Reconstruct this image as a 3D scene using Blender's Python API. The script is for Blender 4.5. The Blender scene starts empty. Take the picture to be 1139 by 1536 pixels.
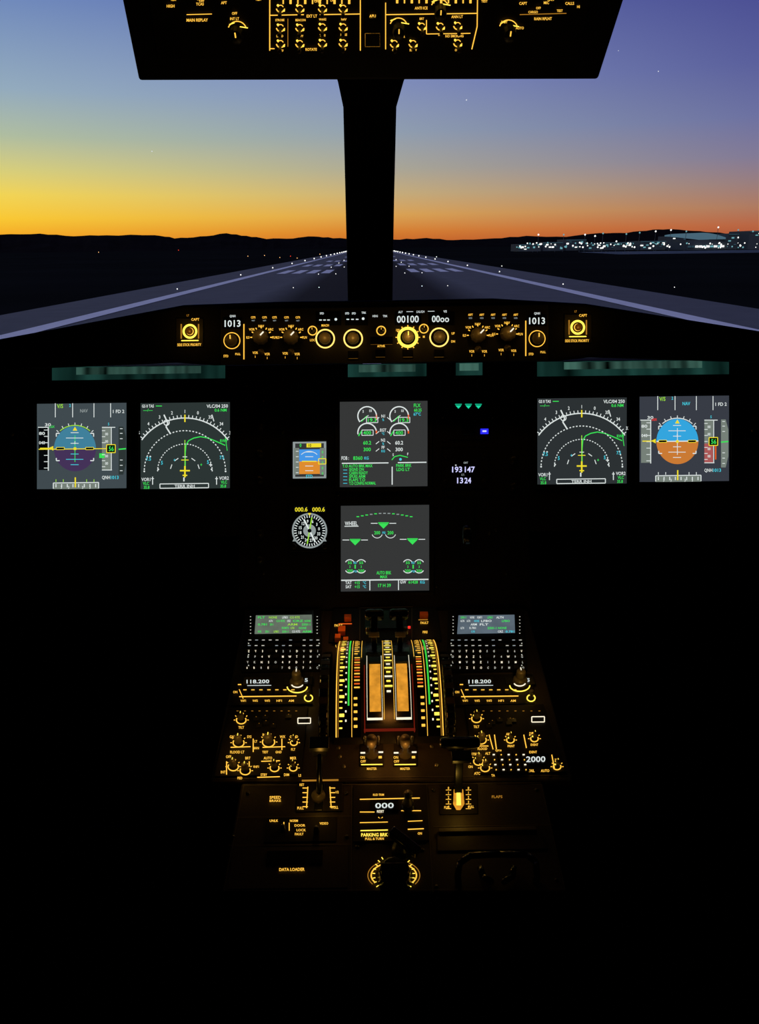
import bpy, math, random
from math import sin, cos, pi, radians
from mathutils import Vector, Matrix
random.seed(7)
sc = bpy.context.scene
sc.view_settings.view_transform = 'Standard'
sc.view_settings.look = 'None'

# ------------------------------------------------------------------ camera
F = 1109.0; CX, CY = 569.5, 768.0
cam_loc = Vector((-0.02, 0, 1.45))
R = Matrix.Rotation(-radians(.47), 3, 'Z') @ Matrix.Rotation(pi/2-radians(19.74), 3, 'X') @ Matrix.Rotation(-radians(.7), 3, 'Z')
cd = bpy.data.cameras.new('camera'); cam = bpy.data.objects.new('camera', cd)
sc.collection.objects.link(cam); sc.camera = cam
cam.matrix_world = Matrix.Translation(cam_loc) @ R.to_4x4()
cd.sensor_fit = 'VERTICAL'; cd.sensor_height = 36; cd.lens = F*36/1536
cd.clip_start = 0.02; cd.clip_end = 20000
X = Vector((1, 0, 0))
def ray(px, py): return R @ Vector(((px-CX)/F, -(py-CY)/F, -1))
def at_depth(px, py, d): return cam_loc + ray(px, py)*d

# ------------------------------------------------------------------ materials
def lin(c):
    o = []
    for k in c:
        k /= 255.0
        o.append(k/12.92 if k <= .04045 else ((k+.055)/1.055)**2.4)
    return (*o, 1)
MATS = {}
def surf(name, rgb, rough=.5, spec=.3, metal=0, bump=.0, scale=60, var=.25):
    m = bpy.data.materials.new(name); m.use_nodes = True
    nt = m.node_tree; b = nt.nodes['Principled BSDF']
    tc = nt.nodes.new('ShaderNodeTexCoord'); nz = nt.nodes.new('ShaderNodeTexNoise')
    nz.inputs['Scale'].default_value = scale; nz.inputs['Detail'].default_value = 4
    nt.links.new(tc.outputs['Object'], nz.inputs['Vector'])
    mx = nt.nodes.new('ShaderNodeMix'); mx.data_type = 'RGBA'
    c = lin(rgb)
    mx.inputs['A'].default_value = (c[0]*(1-var), c[1]*(1-var), c[2]*(1-var), 1)
    mx.inputs['B'].default_value = (min(1, c[0]*(1+var)), min(1, c[1]*(1+var)), min(1, c[2]*(1+var)), 1)
    nt.links.new(nz.outputs['Fac'], mx.inputs['Factor']); nt.links.new(mx.outputs['Result'], b.inputs['Base Color'])
    b.inputs['Roughness'].default_value = rough; b.inputs['Specular IOR Level'].default_value = spec
    b.inputs['Metallic'].default_value = metal
    if bump:
        bp = nt.nodes.new('ShaderNodeBump'); bp.inputs['Strength'].default_value = bump; bp.inputs['Distance'].default_value = .002
        nt.links.new(nz.outputs['Fac'], bp.inputs['Height']); nt.links.new(bp.outputs['Normal'], b.inputs['Normal'])
    MATS[name] = m; return m
def emit(name, rgb, st=1.0, sample=False, noise=0, scale=40, vscale=None):
    m = bpy.data.materials.new(name); m.use_nodes = True
    nt = m.node_tree; nt.nodes.clear()
    o = nt.nodes.new('ShaderNodeOutputMaterial'); e = nt.nodes.new('ShaderNodeEmission')
    e.inputs['Color'].default_value = lin(rgb); e.inputs['Strength'].default_value = st
    if noise:
        tc = nt.nodes.new('ShaderNodeTexCoord'); nz = nt.nodes.new('ShaderNodeTexNoise')
        nz.inputs['Scale'].default_value = scale
        mp = nt.nodes.new('ShaderNodeMapping')
        if vscale: mp.inputs['Scale'].default_value = vscale
        nt.links.new(tc.outputs['Object'], mp.inputs['Vector']); nt.links.new(mp.outputs['Vector'], nz.inputs['Vector'])
        mr = nt.nodes.new('ShaderNodeMapRange')
        mr.inputs['From Min'].default_value = .3; mr.inputs['From Max'].default_value = .7
        mr.inputs['To Min'].default_value = st*(1-noise); mr.inputs['To Max'].default_value = st*(1+noise)
        nt.links.new(nz.outputs['Fac'], mr.inputs['Value']); nt.links.new(mr.outputs['Result'], e.inputs['Strength'])
    nt.links.new(e.outputs[0], o.inputs[0])
    if not sample: m.cycles.emission_sampling = 'NONE'
    MATS[name] = m; return m

surf('black_plastic', (20, 19, 20), .55, .25, bump=.1, scale=300)
surf('panel_paint', (27, 22, 20), .6, .2, bump=.1, scale=250)
surf('pedestal_paint', (54, 45, 34), .55, .3, bump=.1, scale=250)
surf('seam', (84, 74, 58), .5, .4)
surf('gloss_black', (10, 10, 11), .22, .5)
surf('knob_grey', (88, 80, 66), .4, .4)
surf('knob_dark', (28, 25, 22), .35, .5)
surf('steel', (170, 165, 150), .3, .5, metal=.8)
surf('fabric_black', (12, 12, 13), .8, .1, bump=.3, scale=120)
surf('shell', (20, 20, 22), .8, .1)
surf('carpet', (10, 10, 11), .95, .05, bump=.4, scale=200)
surf('orange_plastic', (235, 115, 25), .5, .3)
surf('smoked_plate', (96, 68, 38), .35, .4)
emit('amber', (255, 192, 70), 1.25)
emit('amber_dim', (190, 130, 42), .75)
emit('gold', (255, 218, 80), 1.6)
emit('amber_ring', (255, 212, 110), 1.5, True)
emit('amber_plate', (236, 158, 48), .85, True, noise=.25, scale=90)
emit('warm_white', (250, 238, 208), 1.15)
emit('key_legend', (205, 205, 190), .85)
emit('white', (225, 233, 231), .95)
emit('white_dim', (150, 160, 160), .9)
emit('green', (60, 230, 90), .95)
emit('green_yellow', (160, 228, 62), .95)
emit('green_band', (60, 215, 70), 1.0)
emit('teal', (30, 225, 170), .9)
emit('cyan', (70, 208, 228), .95)
emit('yellow', (240, 222, 45), 1.0)
emit('red', (255, 50, 40), 1.1)
emit('redorange', (240, 98, 34), .9)
emit('dark_red', (110, 28, 14), .8)
emit('blue', (40, 40, 255), 1.3)
emit('lavender', (205, 205, 255), 1.1)
emit('scr_pfd_l', (64, 74, 79), 1, True)
emit('scr_nd_l', (44, 53, 52), 1, True)
emit('scr_mid', (54, 55, 55), 1, True)
emit('scr_nd_r', (44, 49, 51), 1, True)
emit('scr_pfd_r', (56, 60, 69), 1, True)
emit('black', (6, 8, 10), 1)
emit('sky_l', (64, 128, 155), 1); emit('gnd_l', (68, 50, 88), 1)
emit('sky_r', (52, 165, 222), 1); emit('gnd_r', (202, 122, 52), 1)
emit('sky_s', (70, 150, 230), 1.0); emit('gnd_s', (222, 140, 48), 1.0)
emit('tape_red', (170, 88, 88), 1)
emit('scr_grey', (118, 128, 120), 1)
emit('scr_mcdu', (110, 121, 108), .8, True, noise=.15)
emit('scr_mcdu2', (98, 112, 124), .8, True, noise=.15)
emit('teal_reflection', (26, 62, 56), .52, False, noise=.95, scale=14, vscale=(1.6, .12, .12))  # glowing teal imitates the displays' reflection, not a lamp
emit('teal_reflection_core', (70, 112, 100), .42, False, noise=1.0, scale=20, vscale=(1.8, .1, .1))  # brighter middle of the same painted reflection
emit('outside_white', (255, 255, 250), 1.6)
emit('outside_warm', (255, 190, 120), 1.2)
emit('outside_red', (255, 70, 45), 1.0)
emit('outside_teal', (120, 185, 195), .8)
emit('outside_blue', (58, 88, 104), .5)
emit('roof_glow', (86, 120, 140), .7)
emit('star', (230, 235, 245), .9)

# ------------------------------------------------------------------ mesh builder
class B:
    def __init__(s): s.v = []; s.f = []; s.m = []; s.mats = []; s.sm = []
    def add(s, vs, fs, mat, smooth=False):
        if mat not in s.mats: s.mats.append(mat)
        k = len(s.v); mi = s.mats.index(mat)
        s.v += [tuple(v) for v in vs]
        for f in fs: s.f.append([k+i for i in f]); s.m.append(mi); s.sm.append(smooth)
    def box(s, c, a, b, d, mat):
        c = Vector(c)
        vs = [c+a*i+b*j+d*k for i in (-1, 1) for j in (-1, 1) for k in (-1, 1)]
        s.add(vs, [(0, 1, 3, 2), (4, 6, 7, 5), (0, 4, 5, 1), (2, 3, 7, 6), (0, 2, 6, 4), (1, 5, 7, 3)], mat)
    def abox(s, x0, x1, y0, y1, z0, z1, mat):
        s.box(((x0+x1)/2, (y0+y1)/2, (z0+z1)/2), Vector(((x1-x0)/2, 0, 0)), Vector((0, (y1-y0)/2, 0)), Vector((0, 0, (z1-z0)/2)), mat)
    def prism(s, pts, off, mat):
        n = len(pts); q = [Vector(p) for p in pts]
        offs = off if isinstance(off, list) else [off]*n
        vs = q+[p+o for p, o in zip(q, offs)]
        fs = [tuple(range(n)), tuple(range(2*n-1, n-1, -1))]+[(i, i+n, (i+1) % n+n, (i+1) % n) for i in range(n)]
        s.add(vs, fs, mat)
    def lathe(s, base, axis, prof, mat, seg=24, scallop=0, ns=10):
        axis = Vector(axis).normalized(); t = X if abs(axis.dot(X)) < .9 else Vector((0, 1, 0))
        a = (t-axis*t.dot(axis)).normalized(); b = axis.cross(a)
        vs = []; fs = []
        for r, h in prof:
            for i in range(seg):
                th = 2*pi*i/seg; rr = r*(1+scallop*cos(ns*th))
                vs.append(base+axis*h+a*rr*cos(th)+b*rr*sin(th))
        for j in range(len(prof)-1):
            for i in range(seg):
                i2 = (i+1) % seg; fs.append((j*seg+i, j*seg+i2, (j+1)*seg+i2, (j+1)*seg+i))
        fs.append(tuple(range((len(prof)-1)*seg, len(prof)*seg)))
        fs.append(tuple(reversed(range(seg))))
        s.add(vs, fs, mat, True)
    def stick(s, p, q, r0, r1, mat, seg=12):
        s.lathe(Vector(p), Vector(q)-Vector(p), [(r0, 0), (r1, (Vector(q)-Vector(p)).length)], mat, seg)
    def ball(s, c, r, mat, seg=10):
        prof = [(max(1e-5, r*sin(pi*i/6)), -r*cos(pi*i/6)) for i in range(7)]
        s.lathe(Vector(c), Vector((0, 0, 1)), prof, mat, seg)
    def tube(s, pts, r, mat, seg=10):
        for a, b in zip(pts[:-1], pts[1:]):
            s.stick(a, b, r, r, mat, seg); s.ball(b, r, mat, 8)
    def obj(s, name, parent=None, bevel=0):
        me = bpy.data.meshes.new(name); me.from_pydata(s.v, [], s.f); me.update()
        for m in s.mats: me.materials.append(MATS[m])
        me.polygons.foreach_set('material_index', s.m)
        me.polygons.foreach_set('use_smooth', s.sm)
        o = bpy.data.objects.new(name, me); sc.collection.objects.link(o)
        if parent: o.parent = parent
        if bevel:
            md = o.modifiers.new('bevel', 'BEVEL'); md.width = bevel; md.segments = 3; md.limit_method = 'ANGLE'
        return o
def group(name, parts):
    e = bpy.data.objects.new(name, None); sc.collection.objects.link(e); e.empty_display_size = .05
    for nm, b, bev in parts: b.obj(nm, e, bev)
    return e
def lamp(parent, name, loc, energy, col, r=.003):  # added bare point lamp, stands in for spill from lit legends and rings
    l = bpy.data.lights.new(name, 'POINT'); l.energy = energy*.6; l.color = lin(col)[:3]; l.shadow_soft_size = r
    o = bpy.data.objects.new(name, l); o.location = loc; sc.collection.objects.link(o); o.parent = parent

class Plane:
    def __init__(s, o, n): s.o = Vector(o); s.n = Vector(n).normalized(); s.v = s.n.cross(X)
    def at(s, px, py, h=0.0):
        d = ray(px, py); o = s.o+s.n*h
        return cam_loc+d*((o-cam_loc).dot(s.n)/d.dot(s.n))
    def base(s, px, py, h=0.0): return s.at(px, py)+s.n*h
    def mpp(s, px, py):
        return (s.at(px+1, py)-s.at(px, py)).length

TC = {}
def glyphs(t):
    if t in TC: return TC[t]
    c = bpy.data.curves.new('t', 'FONT'); c.body = t; c.size = 1; c.resolution_u = 2; c.offset = .018
    o = bpy.data.objects.new('t', c); sc.collection.objects.link(o)
    bpy.context.view_layer.update()
    me = o.to_mesh()
    vs = [(v.co.x/.72, v.co.y/.72) for v in me.vertices]; fs = [tuple(p.vertices) for p in me.polygons]
    o.to_mesh_clear(); bpy.data.objects.remove(o); bpy.data.curves.remove(c)
    if vs:
        x0 = min(v[0] for v in vs); x1 = max(v[0] for v in vs)
    else: x0 = x1 = 0
    TC[t] = (vs, fs, x0, x1); return TC[t]
SK = -.0122
class Draw:
    def __init__(s, b, pl, h=.0015, ox=0, oy=0): s.b = b; s.pl = pl; s.h = h; s.ox = ox; s.oy = oy
    def poly(s, pts, mat, dh=0):
        s.b.add([s.pl.at(x+s.ox, y+s.oy, s.h+dh) for x, y in pts], [tuple(range(len(pts)))], mat)
    def line(s, x0, y0, x1, y1, w, mat, dh=.0004):
        L = math.hypot(x1-x0, y1-y0) or 1; nx, ny = -(y1-y0)/L*w/2, (x1-x0)/L*w/2
        s.poly([(x0+nx, y0+ny), (x1+nx, y1+ny), (x1-nx, y1-ny), (x0-nx, y0-ny)], mat, dh)
    def pline(s, pts, w, mat, dh=.0004):
        for a, b in zip(pts[:-1], pts[1:]): s.line(*a, *b, w, mat, dh)
    def arc(s, cx, cy, r, a0, a1, w, mat, n=None, ry=None, dash=False, dh=.0004):
        ry = ry or r; n = n or max(6, int(abs(a1-a0)/8))
        P = lambda k, rr, ryy: (cx+rr*cos(radians(a0+(a1-a0)*k/n)), cy-ryy*sin(radians(a0+(a1-a0)*k/n)))
        for k in range(n):
            if dash and k % 2: continue
            s.poly([P(k, r-w/2, ry-w/2), P(k+1, r-w/2, ry-w/2), P(k+1, r+w/2, ry+w/2), P(k, r+w/2, ry+w/2)], mat, dh)
    def disc(s, cx, cy, r, mat, dh=.0004, ry=None, n=24):
        ry = ry or r
        s.poly([(cx+r*cos(2*pi*i/n), cy+ry*sin(2*pi*i/n)) for i in range(n)], mat, dh)
    def rect(s, x0, y0, x1, y1, mat, dh=.0004):
        k = SK*(x1-x0)/2
        s.poly([(x0, y0-k), (x1, y0+k), (x1, y1+k), (x0, y1-k)], mat, dh)
    def frame(s, x0, y0, x1, y1, w, mat, dh=.0004):
        k = SK*(x1-x0)/2
        s.pline([(x0, y0-k), (x1, y0+k), (x1, y1+k), (x0, y1-k), (x0, y0-k)], w, mat, dh)
    def text(s, t, cx, cy, h, mat, al='c', w=None, dh=.0006):
        vs, fs, x0, x1 = glyphs(t)
        if not vs: return
        k = h; kx = h*.82 if not w else w/(x1-x0)
        off = -(x0+x1)/2 if al == 'c' else (-x0 if al == 'l' else -x1)
        out = []
        for x, y in vs:
            dx = (x+off)*kx; dy = -(y-.5)*k+SK*dx
            out.append(s.pl.at(cx+dx+s.ox, cy+dy+s.oy, s.h+dh))
        s.b.add(out, fs, mat)
    def ticks(s, cx, cy, r, a0, a1, n, L, w, mat):
        for i in range(n+1):
            a = radians(a0+(a1-a0)*i/n); s.line(cx+r*cos(a), cy-r*sin(a), cx+(r+L)*cos(a), cy-(r+L)*sin(a), w, mat)
def knob(b, pl, px, py, rpx, h, mat='knob_dark', scal=.04, pointer='amber', ang=90):
    m = pl.mpp(px, py); r = rpx*m; p = pl.at(px, py)
    b.lathe(p, pl.n, [(r*1.15, 0), (r*1.15, h*.15), (r*.95, h*.2), (r*.88, h*.85), (r*.75, h), (r*.01, h)], mat, 30, scal, 10)
    if pointer:
        d = X*cos(radians(ang))+pl.v*sin(radians(ang)); t = pl.n.cross(d)
        b.box(p+pl.n*(h+.0004)+d*r*.45, d*r*.3, t*r*.08, pl.n*.0006, pointer)

# ------------------------------------------------------------------ planes
PP = Plane(at_depth(577, 667, 1.30), (0, -cos(radians(25)), sin(radians(25))))
PF = Plane(at_depth(577, 500, 1.20), (0, -cos(radians(12)), sin(radians(12))))
A1 = PP.at(579, 908); B1 = at_depth(586, 1172, .98); C1 = at_depth(592, 1342, .862)
def slope_plane(a, b):
    d = Vector((0, a.y-b.y, a.z-b.z)); return Plane(b, X.cross(d))
P1 = slope_plane(A1, B1); P2 = slope_plane(B1, C1)
PO = Plane(at_depth(552, 95, .97), (0, -.785, -.62))

# ------------------------------------------------------------------ room shell
def single(name, fn, bevel=0):
    b = B(); fn(b); return b.obj(name, None, bevel)
W = 1.15
single('floor', lambda b: b.abox(-W-.05, W+.05, -1.25, 1.65, -.05, 0, 'carpet'))
single('ceiling', lambda b: b.abox(-W-.05, W+.05, -1.25, 1.65, 2.08, 2.13, 'shell'))
single('wall_left', lambda b: b.abox(-W-.05, -W, -1.25, 1.65, 0, 2.08, 'shell'))
single('wall_right', lambda b: b.abox(W, W+.05, -1.25, 1.65, 0, 2.08, 'shell'))
single('wall_back', lambda b: b.abox(-W, W, -1.25, -1.2, 0, 2.08, 'shell'))
single('wall_front', lambda b: b.abox(-W, W, 1.6, 1.65, 0, 1.2, 'shell'))
def winframe(sx):
    def f(b):
        b.abox(min(sx*.07, sx*W), max(sx*.07, sx*W), 1.58, 1.64, 1.98, 2.08, 'shell')
        b.abox(min(sx*1.08, sx*W), max(sx*1.08, sx*W), 1.58, 1.64, 1.2, 1.98, 'shell')
        b.abox(min(sx*.07, sx*1.08), max(sx*.07, sx*1.08), 1.59, 1.64, 1.2, 1.215, 'shell')
    return f
single('window_1', winframe(-1), .006); single('window_2', winframe(1), .006)

# centre post
b = B()
def sec(py, x0, x1, d):
    a = at_depth(x0, py, d); c = at_depth(x1, py, d); c.y = a.y; c.z = a.z
    return [a, c, c+Vector((-.012, .07, .0)), a+Vector((.012, .07, .0))]
secs = [sec(60, 488, 630, 1.22), sec(122, 506, 607, 1.26), sec(160, 514, 596, 1.285), sec(300, 517.5, 592.5, 1.39), sec(445, 521, 590, 1.50), sec(500, 522, 589, 1.53)]
vs = [p for s_ in secs for p in s_]; fs = []
for j in range(len(secs)-1):
    for i in range(4): fs.append((j*4+i, j*4+(i+1) % 4, (j+1)*4+(i+1) % 4, (j+1)*4+i))
fs += [(0, 3, 2, 1), tuple(range(len(vs)-4, len(vs)))]
b.add(vs, fs, 'fabric_black'); b.obj('windshield_center_post', None, .006)

# ------------------------------------------------------------------ overhead panel
b = B()
f0 = PO.at(208, 122); f1 = PO.at(898, 120)
t0 = PO.at(183, 0); t1 = PO.at(937, 0)
k = (2.075-f0.z)/(t0.z-f0.z)
T0 = f0+(t0-f0)*k; T1 = f1+(t1-f1)*k; T0.z = T1.z = 2.075
b.prism([f0, f1, T1, T0], [Vector((.01, .06, .05)), Vector((-.01, .06, .05)), Vector((0, .25, 0)), Vector((0, .25, 0))], 'black_plastic')
ins = B()
i0 = PO.at(236, 90, .004); i1 = PO.at(866, 88, .004); i2 = PO.at(905, -70, .004); i3 = PO.at(214, -70, .004)
ins.prism([i0, i1, i2, i3], -PO.n*.006, 'panel_paint')
mk = B(); d = Draw(mk, PO, .006)
A = 'amber'
d.rect(404, -30, 405.6, 76, A); d.rect(540, -30, 541.5, 76, A); d.rect(578, 4, 579.4, 74, A)
d.line(717, -30, 716, 40, 1.5, A); d.line(708, 74, 716, 40, 1.6, A)
d.line(404, 23, 456, 22, 1.5, A); d.line(480, 22, 540, 21, 1.5, A); d.line(579, 22, 716, 20, 1.5, A); d.line(404, 73, 412, 73, 1.5, A)
d.line(640, 51, 706, 50, 1.3, A); d.line(640, 30, 640, 51, 1.4, A); d.line(432, 28, 432, 70, 1.0, 'amber_dim')
d.line(280, 22, 318, 21, 1.2, A); d.line(780, 22, 850, 20, 1.2, 'amber_dim')
for x in range(425, 535, 11): d.line(x, -20, x, 6, 2 if x % 2 else 3.4, A)
for x in range(596, 712, 11): d.line(x, -20, x, 5, 2 if x % 2 else 3.4, A)
for t, x, y, h in [('MAIN REPLAY', 296, 30, 4.6), ('HIGH', 256, 9, 4.4), ('TCAS', 300, 6, 4.2), ('APT', 336, 4, 4.2), ('OFF', 352, 20, 4), ('INT LT', 352, 28, 4),
                   ('EXT LT', 468, 24, 4.4), ('APU', 559, 24, 4.6), ('MASTER SW', 559, 30, 3.6), ('ANTI ICE', 632, 12, 4.2), ('ANN LT', 686, 25, 4.2),
                   ('STROBE', 420, 30, 3.4), ('BEACON', 451, 30, 3.4), ('WING', 484, 29, 3.4), ('NAV', 516, 29, 3.4),
                   ('LAND', 420, 54, 3.4), ('ROTATE', 467, 74, 4), ('RWY', 451, 54, 3.4), ('TAXI', 484, 53, 3.4), ('NOSE', 516, 52, 3.4), ('OFF', 422, 76, 3.4), ('OFF', 516, 74, 3.4),
                   ('START', 559, 42, 4), ('AVAIL', 559, 66, 3.8), ('WIPER', 602, 55, 3.4), ('OFF', 592, 75, 3.4), ('SLOW', 620, 75, 3.4), ('BRT', 633, 28, 3.4), ('DIM', 661, 52, 3.4),
                   ('NO SMOKING', 682, 54, 3.8), ('OFF', 686, 75, 3.4), ('EMER', 661, 28, 3.4), ('AUTO', 780, 42, 3.8), ('FAST', 757, 33, 3.8),
                   ('RAIN RPLNT', 815, 28, 4.2), ('CAPT', 785, 5, 4.2), ('MIC', 820, 4, 4.2), ('CALLS', 855, 5, 4.2), ('HI', 868, 10, 4), ('OFF', 808, 12, 3.6), ('CARGO', 800, 18, 3.6), ('TEST', 840, 16, 3.6)]:
    d.text(t, x, y, h, A)
for i in range(56):
    x = random.choice([random.uniform(245, 395), random.uniform(725, 865), random.uniform(420, 530), random.uniform(585, 710)])
    d.text(random.choice(['ON', 'OFF', 'AUTO', 'TEST', 'MAN', 'LO']), x, random.uniform(-28, 2), 3.8, A)
kb = B()
for x, y in [(421, 41), (450, 41), (484, 40), (515, 40), (421, 65), (450, 65), (484, 64), (515, 64), (633, 39), (661, 39), (687, 64), (592, 65), (620, 65), (687, 38), (421, 12), (450, 12), (484, 12), (515, 12)]:
    d.arc(x, y, 6.2, 190, 350, 1.8, A); d.arc(x, y, 4.2, 20, 160, 1.4, A)
    p = PO.at(x, y); m = PO.mpp(x, y)
    kb.lathe(p, PO.n, [(4.6*m, 0), (4.6*m, .003), (2.4*m, .004), (2*m, .014), (3*m, .018), (2.6*m, .022), (.0001, .023)], 'knob_grey', 14)
    d.disc(x-4, y-4, 1.7, 'gold'); d.disc(x+5, y+4, 1.6, 'gold')
for x, y, r in [(356, 46, 11), (763, 44, 11), (598, 40, 10), (660, 12, 10)]:
    knob(kb, PO, x, y, r, .02, 'knob_dark', .05, 'amber')
    d.arc(x, y, r+3, 20, 160, 1.6, A); d.line(x+4, y-6, x+16, y-4, 1.6, 'gold'); d.line(x-12, y-9, x-4, y-12, 1.6, 'gold')
kb.box(PO.at(559, 58, .006), X*.011, PO.v*.010, PO.n*.003, 'gloss_black')
kb.box(PO.at(559, 36, .006), X*.011, PO.v*.008, PO.n*.003, 'gloss_black')
d.frame(548, 50, 570, 70, .8, 'amber_dim', .003)
group('overhead_panel', [('housing', b, .004), ('face_plate', ins, .001), ('switches', kb, 0), ('legends', mk, 0)])

# ------------------------------------------------------------------ glareshield
b = B()
top = [(-440, 545), (-120, 530), (0, 508), (275, 457), (420, 452), (577, 450), (740, 447), (880, 455), (1139, 496), (1260, 515), (1590, 520)]
bot = [(1590, 550), (1139, 545), (885, 537), (835, 543), (577, 546), (320, 549), (265, 545), (0, 556), (-440, 575)]
pts = [PF.at(*p) for p in top+bot]
for p in pts: p.x = max(-W+.002, min(W-.002, p.x))
offs = [Vector((0, .33, -.05))]*len(top)+[Vector((0, .33, .0))]*len(bot)
b.prism(pts, offs, 'fabric_black')
fl = B(); dfl = Draw(fl, PP, .004)  # emissive strips painted in place of the displays' reflection
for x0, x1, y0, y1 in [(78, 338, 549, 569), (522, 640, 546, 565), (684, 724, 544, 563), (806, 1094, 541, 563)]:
    dfl.rect(x0, y0, x1, y1, 'teal_reflection'); w_ = (x1-x0)
    dfl.rect(x0+w_*.14, y0+1, x1-w_*.14, y0+12, 'teal_reflection_core', .0008)
group('glareshield', [('hood', b, .006), ('painted_reflection_strip', fl, 0)])

# ------------------------------------------------------------------ autopilot control panel
body = B(); mk = B(); kb = B()
body.prism([PF.at(332, 464), PF.at(822, 457), PF.at(822, 541), PF.at(332, 548)], PF.n*.004, 'black_plastic')
d = Draw(mk, PF, .0052); A = 'amber'
def lcd(x0, y0, x1, y1): kb.add([PF.at(x0, y0, .005), PF.at(x1, y0, .005), PF.at(x1, y1, .005), PF.at(x0, y1, .005)], [(0, 1, 2, 3)], 'gloss_black')
for x, y in [(349, 485), (806, 481)]:
    lcd(x-14, y-9, x+14, y+8); d.text('1013', x, y, 10, 'white', w=24)
    d.text('QNH', x, y-11, 3.4, 'white')
for x, y in [(348, 511), (806, 508)]:
    d.arc(x, y, 12, 0, 360, 1.3, A); knob(kb, PF, x, y, 9.5, .014, 'knob_grey'); d.text('STD', x-9, y+23, 3.6, A); d.text('PULL', x+9, y+20, 3.2, A)
for x, y in [(366, 513), (789, 508)]: d.line(x, y-27, x, y+26, 1.6, A)
for x, y in [(392, 506), (437, 506), (717, 503), (761, 501)]:
    knob(kb, PF, x, y, 12, .02, 'knob_grey', .06, 'warm_white', random.choice([45, 135]))
    d.ticks(x, y, 13.5, 0, 180, 6, 3, 1.5, A)
    for k_, t in enumerate(['ILS', 'VOR', 'NAV', 'ARC', 'PLN']):
        a = radians(180-k_*45); d.text(t, x+20*cos(a), y-17*sin(a), 3.6, A)
for x in [380, 397, 412, 430, 447]: d.text('CSTR', x, 476, 3.2, 'amber', w=7); d.text('WPT', x, 481, 2.2, 'white_dim', w=5)
for x in [706, 723, 740, 757, 774]: d.text('ARPT', x, 472, 3.2, 'amber', w=7); d.text('NDB', x, 477, 2.2, 'white_dim', w=5)
for x, y in [(383, 529), (401, 531), (428, 530), (446, 531), (708, 527), (727, 527), (752, 525), (771, 526)]:
    d.text('VOR', x, y, 3.8, A, w=8); d.text('1', x, y+6, 3.3, A)
for x, y in [(392, 528), (437, 528), (717, 524), (761, 522)]:
    m = PF.mpp(x, y); kb.lathe(PF.at(x, y), PF.n, [(5*m, 0), (5*m, .004), (2.3*m, .005), (2.6*m, .018), (.0001, .02)], 'knob_grey', 12)
for x0, x1 in [(474, 512), (518, 552), (593, 632), (643, 682)]: lcd(x0, 468, x1, 488)
for x in (481, 487, 493): d.line(x-2, 480, x+2, 480, 1.6, 'white')
for x in (522, 529, 536): d.line(x-2, 479, x+2, 479, 1.6, 'white')
d.disc(504, 479, 2, 'white'); d.disc(545, 478, 2, 'white')
for x in (483, 521, 531): d.text('SPD', x, 470, 3.2, 'white', w=6)
d.text('TRK', 546, 469, 3.2, 'white', w=7)
d.text('00100', 612, 478.5, 10.5, 'white', w=33); d.text('00oo', 661, 478, 10, 'white', w=26)
d.text('ALT', 601, 468, 3.2, 'white'); d.line(610, 467.5, 620, 467.4, .8, 'white'); d.line(642, 467, 652, 466.8, .8, 'white'); d.text('LVL/CH', 631, 467.5, 3.2, 'white'); d.text('V/S', 668, 467, 3.4, 'white')
d.text('HDG', 563, 474, 3.2, 'white'); d.text('TRK', 578, 474, 3.2, 'white')
for x, y, r, ring in [(488, 508, 11, 'amber_ring'), (530, 508, 11, 'amber_ring'), (612, 506, 11, 'gold'), (659, 506, 11, 'amber_ring')]:
    d.arc(x, y, r+2.6, 0, 360, 2.2 if ring != 'gold' else 4.5, ring, n=36)
    knob(kb, PF, x, y, r-1.5, .018, 'knob_grey', .03, 'gold' if ring == 'gold' else None)
d.ticks(612, 506, 16, 0, 360, 12, 2.4, 1.6, A)
for x, y in [(469, 496), (572, 496), (636, 493)]:
    d.arc(x, y, 6.5, 0, 360, 1.6, A); knob(kb, PF, x, y, 4.5, .01)
for x, y, t in [(469, 510, 'LOC'), (563, 508, 'AP1'), (582, 508, 'AP2'), (572, 519, 'A/THR'), (612, 532, 'EXPED'), (530, 533, 'LOC'), (659, 532, 'APPR'), (488, 488, 'MACH'), (636, 505, 'M'), (680, 500, 'UP'), (680, 512, 'DN'), (597, 495, '100')]:
    d.text(t, x, y, 3.5, A)
for x, y in [(571, 530), (612, 530), (530, 532), (563, 511), (582, 511), (659, 530)]:
    kb.box(PF.at(x, y, .005), X*.008, PF.v*.006, PF.n*.002, 'gloss_black'); d.frame(x-7, y-5.5, x+7, y+5.5, .6, 'amber_dim')
e = group('autopilot_control_panel', [('face_plate', body, .001), ('knobs', kb, 0), ('legends', mk, 0)])
for x, y, en in [(488, 508, .02), (530, 508, .025), (612, 506, .05), (659, 506, .02), (392, 500, .01), (437, 500, .01), (717, 500, .01), (761, 497, .012), (349, 505, .008), (806, 503, .008)]:
    lamp(e, 'knob_fill', PF.base(x, y, .035), en, (255, 190, 85))  # added fill in front of each knob, carries the glow of its lit ring

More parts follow.
